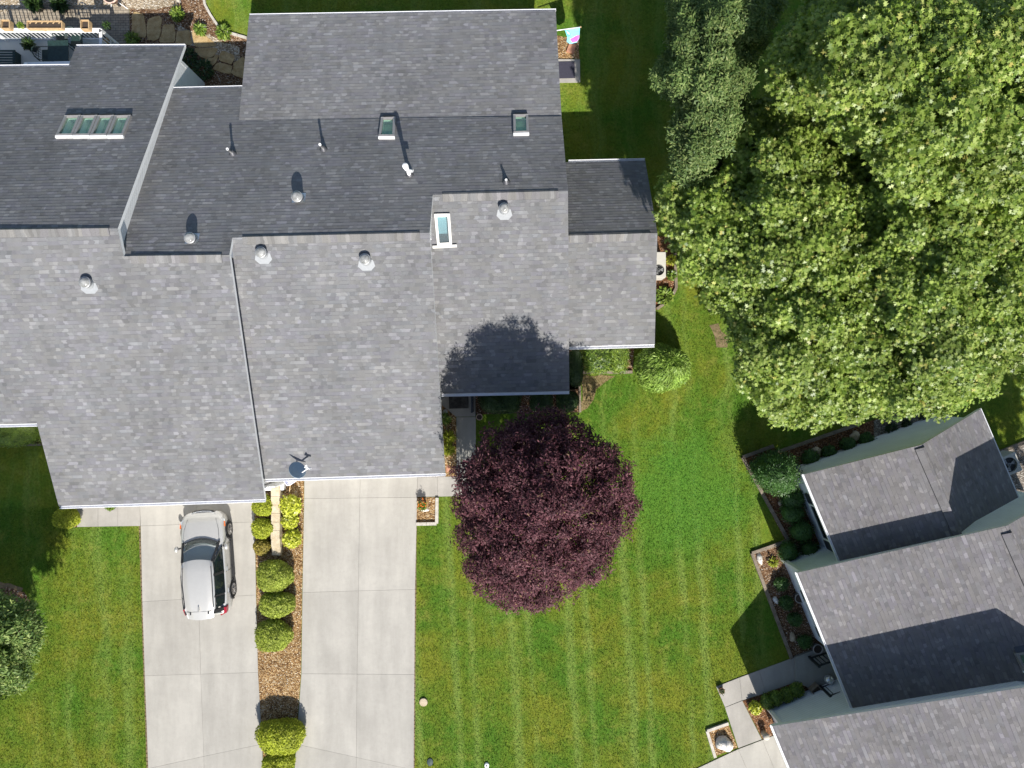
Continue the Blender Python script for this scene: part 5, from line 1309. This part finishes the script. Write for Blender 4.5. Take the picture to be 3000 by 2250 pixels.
def planter_box(label, px, py, w, d, h, slats):
    p = W(px, py, rt+.03)
    tt = thing('planter_box', label, 'planter box', tuple(p), 'wooden planter boxes on the deck railing')
    mb = MB(); th = .03
    for s in (-1, 1): mb.box((p.x, p.y+s*(d/2), p.z+h/2), w, th, h); mb.box((p.x+s*(w/2), p.y, p.z+h/2), th, d-th, h)
    mb.build('box_side', 'wood', tt)
    MB().box((p.x, p.y, p.z+h*.5), w-.05, d-.05, .06).build('soil', 'soil', tt)
    for i in range(slats):
        MB().bar((p.x-w/2+w*(i+.5)/slats, p.y+d*.1, p.z+h+.01), (p.x-w/2+w*(i+.9)/slats, p.y+d/2, p.z+h+.01), .04, .02).build('slat', 'wood', tt)
planter_box('long slatted cedar planter box on the white deck rail', 139, 79, 1.42, .30, .2, 6)
planter_box('square cedar planter at the left end of the deck rail', 27, 79, .34, .34, .24, 0)
planter_box('square cedar planter with dark pot inside, on the rail', 258, 80, .32, .36, .24, 0)
pot('small red pot with leaning green plant on the deck rail', 68, 80, .09, .16, 'terracotta', 'shrub', gz=rt+.02)
pot('round black pot on the corner post of the deck rail', 320, 82, .12, .22, 'black', 'hedge', gz=rt+.02)
pot('dark potted plant standing alone on the deck floor', 101, 143, .20, .40, 'black', 'hedge', gz=DZ, pn=260, pl=.14)
pot('tan wooden pot near the deck corner post', 318, 122, .17, .45, 'wood', None, gz=DZ)
def deck_chair(label, px, py, rz):
    p = W(px, py, DZ)
    tt = thing('deck_chair', label, 'chair', tuple(p), 'dark metal chairs on the deck')
    rot = Matrix.Rotation(rz, 3, 'Z')
    T = lambda x, y, z: p+rot @ Vector((x, y, z))
    MB().prism([T(-.23, -.22, .44), T(.23, -.22, .44), T(.25, .24, .44), T(-.25, .24, .44)], p.z+.415).build('seat', 'dark_green', tt)
    mb = MB(); arc = [T(.27*math.cos(a_)*1.0, -.24-.06*math.sin(a_), .52+.44*math.sin(a_)) for a_ in [math.pi*k/10 for k in range(11)]]
    mb.tube(arc, .02, 6)
    for i in range(5):
        x = -.2+.1*i; mb.tube([T(x, -.24, .46), T(x*1.1, -.30, .52+.42*math.sqrt(max(0, 1-(x/.29)**2)))], .011, 5)
    for z in (.6, .75): mb.tube([T(-.25, -.26, z), T(.25, -.26, z)], .011, 5)
    mb.build('backrest', 'dark_green', tt, True)
    for sx in (-1, 1):
        for sy in (-1, 1): MB().tube([T(sx*.22, sy*.21, .43), T(sx*.25, sy*.25, 0)], .017, 6).build('leg', 'dark_green', tt)
        MB().tube([T(sx*.27, -.24, .64), T(sx*.28, .2, .64), T(sx*.25, .23, .43)], .017, 6).build('armrest', 'dark_green', tt, True)
deck_chair('dark metal lattice chair above the deck table', 200, 131, math.radians(180))
deck_chair('dark metal lattice chair left of the deck table', 158, 176, math.radians(-90))
deck_chair('dark metal lattice chair partly behind the roof edge', 243, 132, math.radians(180))
p = W(202, 172, DZ); t2 = thing('deck_table', 'square dark green table on the deck', 'table', tuple(p))
MB().box((p.x, p.y, DZ+.72), .85, .85, .035, .02).build('tabletop', 'dark_green', t2)
for sx in (-1, 1):
    for sy in (-1, 1): MB().tube([(p.x+sx*.36, p.y+sy*.36, DZ+.7), (p.x+sx*.38, p.y+sy*.38, DZ)], .022, 6).build('leg', 'dark_green', t2)
p = W(8, 185, DZ); t2 = thing('deck_bench', 'dark slatted bench at the left edge of the deck', 'bench', tuple(p))
mb = MB()
for i in range(7): mb.box((p.x+.1, p.y-.35+.11*i, DZ+.45), 1.5, .07, .03, 0)
mb.build('seat', 'dark_green', t2)
for sx in (-1, 1): MB().box((p.x+.1+sx*.65, p.y, DZ+.22), .06, .7, .44).build('leg', 'dark_green', t2)
# patio side
for l, x, y, m_ in (('dark leafy potted plant on the patio, left of the pair', 118, 25, 'hedge'), ('dark leafy potted plant on the patio, right of the pair', 190, 26, 'hedge')):
    pot(l, x, y, .24, .4, 'black', m_, 'potted plants on the patio', pn=420, pl=.22)
t2 = pot('pale cone shaped clay pot on white wire legs by the patio corner', 338, 4, .30, .45, 'pinkpot', None, taper=.4, gz=-.75)
p = W(338, 4, -.75)
for dx, dy in ((-.2, -.1), (.25, -.12), (.02, .25)): MB().tube([p+Vector((dx*.6, dy*.6, .1)), p+Vector((dx*1.6, dy*1.6, -.24))], .018, 6).build('leg', 'pvc', t2)
p = G(523, 3); t2 = thing('bird_bath', 'small pale bird bath in the back mulch bed', 'bird bath', tuple(p))
MB().lathe(p, [(.14, 0), (.06, .08), (.05, .5), (.09, .56)], 14).build('pedestal', 'stone_edge', t2, True)
MB().lathe(p+Vector((0, 0, .55)), [(.08, 0), (.24, .08), (.25, .10), (.20, .07), (.02, .05)], 18).build('basin', 'stone_edge', t2, True)
# flagstones
FS = [[(1070, 100), (1165, 108), (1185, 300), (1065, 312)], [(1192, 148), (1310, 130), (1298, 290), (1250, 335), (1192, 315)], [(1322, 195), (1418, 198), (1420, 340), (1285, 346)], [(1430, 250), (1538, 240), (1552, 362), (1422, 355)], [(1552, 232), (1680, 295), (1762, 368), (1570, 386)], [(1558, 392), (1772, 382), (1720, 470), (1640, 472)], [(1650, 480), (1775, 440), (1745, 520), (1690, 545)], [(1792, 405), (1905, 440), (1880, 522), (1772, 488)], [(1760, 500), (1880, 532), (1868, 605), (1722, 562)], [(1900, 505), (1978, 455), (1985, 640), (1872, 592)]]
WH = ('largest tan flagstone beside the patio pavers', 'tan flagstone second from the patio', 'tan flagstone third from the patio', 'tan flagstone fourth along the path, half shaded', 'bright sunlit tan flagstone at the path bend', 'tan flagstone below the sunlit bend', 'narrow tan flagstone beside the low green plant', 'rounded tan flagstone nearest the gravel', 'tan flagstone with split edge above the roof corner', 'last tan flagstone against the middle house roof')
for f, l in zip(FS, WH):
    pts = [G(x/2.765, y/2.765, .04) for x, y in f]; c = sum(pts, Vector())/len(pts); new = []
    for i, p in enumerate(pts):
        q = pts[(i+1) % len(pts)]
        for s in (.12, .5, .88):
            v = p.lerp(q, s)+Vector((random.uniform(-.03, .03), random.uniform(-.03, .03), 0)); new.append(v)
    mb = MB(); mb.prism(new, -1.02); tag(mb.build('flagstone', 'flag'), l, 'flagstone', 'flagstones of the back path')
for i, (x, y, w, m_, l) in enumerate(((525, 47, 34, 'shrub', 'small green plant in the shaded back mulch'), (556, 175, 60, 'hedge', 'dark green shrub beside the white gable corner'), (600, 210, 66, 'hedge', 'dark green low shrub above the white eave line'), (660, 100, 40, 'shrub', 'spiky green lily clump by the curved edging'), (592, 92, 30, 'shrub', 'tiny green plant in sunlit mulch below the curved edging'), (395, 122, 40, 'shrub', 'green plant at the foot of the deck corner'))):
    loose('garden_plant', l, x, y, w, .4, m_, 300, .15, 'lance', 'plant', 'plants in the back beds')

# ------------------------------------------------------------------ front lawn bits
mb = MB(); p = G(1241, 2056); mb.lathe(p, [(.17, -.05), (.175, .05), (.165, .07), (.05, .075)], 20); tag(mb.build('paving_stone', 'rock'), 'round tan paving stone in the grass beside the right driveway', 'paving stone')
mb = MB(); p = G(1260, 2232); mb.lathe(p, [(.13, -.05), (.135, .02), (.12, .035), (.02, .04)], 18, sy=1.3); tag(mb.build('valve_lid', 'dark_green'), 'dark green oval valve lid in the lawn at the bottom', 'valve lid')
t = thing('lawn_marker', 'small white round marker with dark centre in the lawn', 'marker', tuple(G(1426, 2241)))
p = G(1426, 2241); MB().lathe(p, [(.10, -.03), (.10, .05), (.07, .08), (.03, .08)], 16, sy=1.25).build('collar', 'pvc', t, True); MB().lathe(p+Vector((0, 0, .08)), [(.03, 0), (.03, .02)], 10).build('cap', 'cardark', t)
t = pot('little terracotta pot at the outer corner of the right walk', 2111, 2019, .12, .2, 'terracotta', 'hedge', pn=60, pl=.07)
mb = MB(); p = G(2100, 2012); mb.tube([p, p+Vector((.02, .0, .9))], .012, 6); tag(mb.build('garden_stake', 'steel', smooth=True), 'thin metal stake beside the little pot on the walk', 'stake')
rock('big white boulder in the square timber framed bed', 2120, 2176, .33, .34, .42, 'rock_white', .4, None, 12, 'boulder', 'boulder')

# ------------------------------------------------------------------ turned house planting
bush('round_tree', 'dense round dark green small tree at the bed corner', 2275, 1385, 124, 118, 2.3, 'shrub_dark', 7000, .085, 'lance', 'tree', rough=.9)
SG = 'shrubs along the turned house wall'
for x, y, w, h, hh, l in ((2375, 1342, 48, 44, .5, 'small dark shrub right of the round tree beside a tan rock'), (2430, 1324, 38, 34, .45, 'small dark shrub above the white figurine'), (2485, 1303, 42, 40, .5, 'small dark shrub left of the upper tan rock'), (2541, 1289, 40, 40, .5, 'small dark shrub nearest the gravel bed'),
    (2325, 1462, 66, 60, .8, 'dark shrub against the white wall below the round tree'), (2322, 1503, 66, 56, .8, 'dark shrub with a small rock to its left'), (2350, 1556, 64, 62, .8, 'dark round shrub under the shuttered window'), (2312, 1618, 54, 60, .7, 'dark shrub beside the yellowish plant and white rock'), (2372, 1612, 52, 50, .7, 'dark shrub tucked behind the white gable corner'),
    (2290, 1711, 38, 36, .4, 'small round shrub first below the middle gable corner'), (2305, 1767, 38, 38, .4, 'small shrub beside the pale flat rock'), (2330, 1815, 38, 36, .4, 'small shrub between two pale rocks'), (2358, 1880, 38, 36, .4, 'small shrub beside the walkway and grey pot')):
    bush('garden_shrub', l, x, y, w, h, hh, 'shrub_dark', 1300, .075, 'lance', group=SG, rough=1.2)
for x, y, w, l in ((2605, 1257, 34, 'green tuft in gravel near the timber divider'), (2650, 1243, 24, 'tiny dark tuft in the middle of the gravel bed'), (2707, 1222, 34, 'green tuft in the gravel below the grey rock')):
    loose('gravel_plant', l, x, y, w, .35, 'hedge', 200, .12, 'lance', 'plant', 'plants in the gravel bed')
loose('yellow_plant', 'yellowish plant beside the white rock in the corner', 2262, 1645, 26, .3, 'gold', 150, .11, 'lance')
for x, y, rx, ry, h, m_, l in ((2503, 1278, .19, .24, .22, 'rock', 'upper tan rock in the shaded bed'), (2391, 1322, .22, .2, .22, 'rock', 'tan rock between two small dark shrubs'), (2286, 1473, .12, .12, .12, 'rock', 'small tan rock by the timber below the round tree'), (2224, 1636, .12, .24, .22, 'rock_white', 'white upright rock at the bed corner'), (2272, 1758, .12, .16, .12, 'rock_white', 'pale flat rock against the lower timber edging'), (2321, 1866, .15, .19, .14, 'rock', 'cream rock near the walkway end of the bed'), (2716, 1204, .13, .12, .12, 'rock', 'grey rock at the corner of the gravel bed')):
    rock(l, x, y, rx, ry, h, m_, .4)
# white figurine
p = G(2435, 1349); t = thing('garden_figurine', 'small white animal figurine lying in the shaded bed', 'figurine', tuple(p))
mb = MB(); mb.lathe(p+Vector((0, 0, .04)), [(.10, 0), (.16, .06), (.12, .15), (.03, .19)], 10, sx=1.3); mb.lathe(p+Vector((.2, -.08, .08)), [(.05, 0), (.08, .05), (.03, .12)], 8); mb.build('figure', 'rock_white', t, True)
for dx, dy in ((.1, -.2), (.28, .08), (-.16, .14)): MB().tube([p+Vector((dx*.4, dy*.4, .08)), p+Vector((dx, dy, .03))], .025, 6).build('leg', 'rock_white', t)
pot('grey round pot under the eave of the turned house', 2334, 1746, .20, .36, 'greypot', None)
pot('grey brown pot at the top of the walkway by the wall', 2386, 1893, .20, .38, 'greypot', None)
for x, y, l in ((2335, 2022, 'green low shrub nearest the square planter'), (2306, 2037, 'green low shrub second from the square planter'), (2275, 2046, 'yellow green low shrub second from the path corner'), (2248, 2057, 'yellow green low shrub at the white garage corner')):
    bush('low_shrub', l, x, y, 38, 40, .45, 'shrub', 900, .085, 'lance', group='row of low shrubs along the walk', rough=1.2)
bush('yellow_shrub', 'bright yellow shrub at the corner of the right hand path', 2214, 2074, 34, 34, .4, 'lime', 500, .09, rough=.9)
# porch things
def railing(label, a, b):
    pa, pb = G(*a), G(*b); pa.z = pb.z = .16
    tt = thing('porch_railing', label, 'railing', tuple(pa), 'black railings of the right porch')
    for z in (.92, .12): MB().bar(pa+Vector((0, 0, z)), pb+Vector((0, 0, z)), .06, .05).build('rail', 'black', tt)
    for q in (pa,): MB().box((q.x, q.y, .16+.5), .10, .10, 1.0, .4).build('post', 'black', tt)
    n = int((pb-pa).length/.16)
    for i in range(1, n): q = pa.lerp(pb, i/n); MB().box((q.x, q.y, .16+.5), .03, .03, .8, .4).build('baluster', 'black', tt)
railing('black baluster railing on the upper side of the right porch', (2366, 1921), (2490, 1880))
railing('black baluster railing on the lower side of the right porch', (2398, 2006), (2540, 1958))
p = W(2431, 1993, .45); mb = MB(); mb.lathe(p-Vector((0, 0, .29)), [(.05, 0), (.15, .06), (.20, .2), (.16, .34), (.06, .41), (.01, .42)], 18); tag(mb.build('gazing_ball', 'chrome', smooth=True), 'silver ball standing on the right porch', 'ornament')
p = G(2381, 2012); t = thing('square_planter', 'square brown planter at the end of the lower porch railing', 'planter', tuple(p)); an = math.atan2(wN.y, wN.x)+.35
mb = MB()
for s in (-1, 1):
    v = Vector((math.cos(an), math.sin(an), 0)); w_ = Vector((-v.y, v.x, 0))
    mb.box(p+v*s*.18+Vector((0, 0, .24)), .04, .40, .48, an); mb.box(p+w_*s*.18+Vector((0, 0, .24)), .32, .04, .48, an)
mb.build('side', 'timber', t); MB().box(p+Vector((0, 0, .36)), .32, .32, .04, an).build('soil', 'soil', t)
p = G(2236, 2146); t = thing('stone_post', 'short pale stone post at the garage corner of the turned house', 'post', tuple(p))
MB().lathe(p, [(.13, 0), (.11, .3), (.14, .33), (.14, .4), (.06, .46)], 14).build('shaft', 'stone_edge', t, True)

# ------------------------------------------------------------------ trees
def traced_tree(name, label, outline, ztop, zlow, nl, tw, nleaf, size, shape, m, lump, seed, group=None, low=.35, base=None, boughs=True):
    """crown whose boughs fill a dome over the given outline (photo pixels), each bough at its own height"""
    global rng
    rng = np.random.default_rng(seed); random.seed(seed)
    o = np.array(outline, float); nxt = np.roll(o, -1, 0)
    def edge(p):
        d = nxt-o; t_ = np.clip(((p-o)*d).sum(1)/np.maximum((d*d).sum(1), 1e-9), 0, 1)
        return np.min(np.linalg.norm(o+d*t_[:, None]-p, axis=1))
    lo, hi = o.min(0), o.max(0); cand = lo+(hi-lo)*rng.random((6000, 2))
    cand = cand[in_poly(cand[:, 0], cand[:, 1], o)]
    ed = np.array([edge(p) for p in cand]); mx = ed.max(); lumps = []; px = []
    order = rng.permutation(len(cand))
    for i in order:
        f = ed[i]/mx; dome = math.sqrt(max(0, 1-(1-f)**2))
        z = zlow+(ztop-zlow)*dome*(rng.uniform(.86, 1.0) if rng.random() > low else rng.uniform(.35, .8))
        r = rng.uniform(*lump); rp = r*F/(H-z)
        if ed[i] < rp*.82: continue
        z -= r*.5
        p = W(cand[i][0], cand[i][1], z)
        if any((Vector(l[0])-p).length < .68*(l[1]+r) for l in lumps): continue
        lumps.append((np.array(p), r, .8))
        if len(lumps) >= nl: break
    if base is None:
        c = np.mean([l[0] for l in lumps], 0); base = (c[0], c[1])
    zb = g(base[1]); t = thing(name, label, 'tree', (base[0], base[1], zb), group)
    P, O = crown_points(lumps, tw, .45)
    leaf_mesh('crown', [rosettes(P, O, nleaf, size, shape)], m, t)
    c = np.mean([l[0] for l in lumps], 0)
    trunk_mesh((base[0], base[1], zb), (c[0], c[1], zlow+(ztop-zlow)*.5), .16+.012*ztop, [l[0] for l in lumps[::2]] if boughs else [], t)
    print(label, len(lumps)); return t
traced_tree('plum_tree', 'round purple leaved tree on the middle lawn', [(1325, 1440), (1335, 1350), (1385, 1290), (1430, 1240), (1520, 1212), (1620, 1205), (1690, 1192), (1730, 1230), (1790, 1290), (1832, 1350), (1868, 1430), (1872, 1500), (1842, 1570), (1795, 1640), (1765, 1700), (1690, 1752), (1580, 1792), (1490, 1788), (1430, 1755), (1380, 1700), (1345, 1640), (1348, 1560)],
    7.9, 2.6, 110, 10500, 12, .108, 'lance', 'plum', (.45, .9), 21, base=(1.25, -4.7))
OG = 'big green trees on the right'
traced_tree('oak_tree', 'wide light green oak hanging over the middle of the right lawn', [(1922, 650), (1935, 570), (2000, 480), (2080, 440), (2130, 330), (2240, 260), (2400, 330), (2620, 480), (2720, 700), (2720, 1000), (2640, 1190), (2520, 1240), (2400, 1268), (2270, 1245), (2195, 1170), (2135, 1070), (2125, 960), (2060, 880), (1985, 760)],
    9.4, 3.5, 160, 16500, 12, .15, 'oak', 'oak', (.5, 1.1), 31, OG)
traced_tree('oak_tree', 'light green oak at the right edge above the turned house', [(2500, 470), (2760, 400), (3150, 380), (3190, 1160), (3000, 1140), (2940, 1112), (2850, 1185), (2760, 1215), (2640, 1235), (2560, 1190), (2500, 1000)],
    10.6, 6.2, 160, 15000, 12, .14, 'oak', 'oak', (.5, 1.05), 32, OG)
traced_tree('oak_tree', 'tallest green oak in the upper right corner of the photo', [(2262, 170), (2320, 30), (2400, -90), (3180, -90), (3180, 640), (2800, 650), (2620, 560), (2450, 400), (2330, 345), (2250, 260)],
    13.4, 7.0, 140, 13500, 12, .155, 'oak', 'oak', (.5, 1.1), 33, OG, base=(12.6, 8.4))
traced_tree('ash_tree', 'darker bluish green narrow leaved tree beside the back lawn', [(1888, 232), (1932, 170), (1962, 70), (1945, -60), (2300, -60), (2275, 60), (2210, 190), (2190, 310), (2100, 520), (2040, 600), (1995, 560), (1960, 440), (1945, 380), (1990, 300)],
    9.2, 3.6, 100, 12500, 13, .115, 'lance', 'ash', (.4, .95), 34, OG, low=.45, base=(7.7, 10.4))
traced_tree('willow_tree', 'loose silvery green tree at the lower left photo edge', [(-260, 1680), (20, 1722), (70, 1738), (125, 1800), (170, 1872), (150, 1905), (75, 1935), (80, 2000), (45, 2045), (15, 2070), (-260, 2090)],
    6.8, 3.0, 70, 5200, 11, .14, 'lance', 'silver_leaf', (.35, .8), 35, low=.5, base=(-23.6, -10.8), boughs=False)
big_tree('shade_tree', 'tall tree left of the photo that shades the left lawn', (-20.9, -14.3), 3.6, 10.0, 4.4, 60, 4600, 10, .18, 'oak', 'oak_deep', None, (.8, 1.4), 36, base=(-23.8, -15.6))
big_tree('shade_tree', 'tall unseen tree added to shade the far right lawn', (25.2, -8.0), 3.8, 11.0, 4.4, 60, 4200, 10, .18, 'oak', 'oak_deep', None, (.8, 1.4), 37)  # added out of view, only to put the far right lawn in shade
grass()

# ------------------------------------------------------------------ light, sky, camera
el, az = math.radians(41), math.radians(15)   # azimuth east of south
S = Vector((math.sin(az)*math.cos(el), -math.cos(az)*math.cos(el), math.sin(el)))
sd = bpy.data.lights.new('sun', 'SUN'); sd.energy = 4.6; sd.angle = math.radians(.53); sd.color = (1.0, .965, .90)
so = bpy.data.objects.new('sun', sd); COL.objects.link(so); so.rotation_euler = S.to_track_quat('Z', 'Y').to_euler(); so.location = S*60
w = bpy.data.worlds.new('World'); sc.world = w; w.use_nodes = True
nt = w.node_tree; nt.nodes.clear()
sky = nt.nodes.new('ShaderNodeTexSky'); sky.sky_type = 'NISHITA'; sky.sun_disc = False; sky.sun_elevation = el; sky.sun_rotation = math.pi-az
bg = nt.nodes.new('ShaderNodeBackground'); bg.inputs[1].default_value = .083
wo = nt.nodes.new('ShaderNodeOutputWorld'); nt.links.new(sky.outputs[0], bg.inputs[0]); nt.links.new(bg.outputs[0], wo.inputs[0])
cd = bpy.data.cameras.new('camera'); cd.lens = 25; cd.sensor_width = 36; cd.clip_end = 2000; cd.clip_start = .1
co = bpy.data.objects.new('camera', cd); COL.objects.link(co); co.location = (0, 0, H); co.rotation_euler = (0, 0, 0); sc.camera = co
sc.view_settings.view_transform = 'Standard'; sc.view_settings.look = 'None'; sc.view_settings.exposure = .75; sc.view_settings.gamma = 1
sc.cycles.max_bounces = 6; sc.cycles.transparent_max_bounces = 8
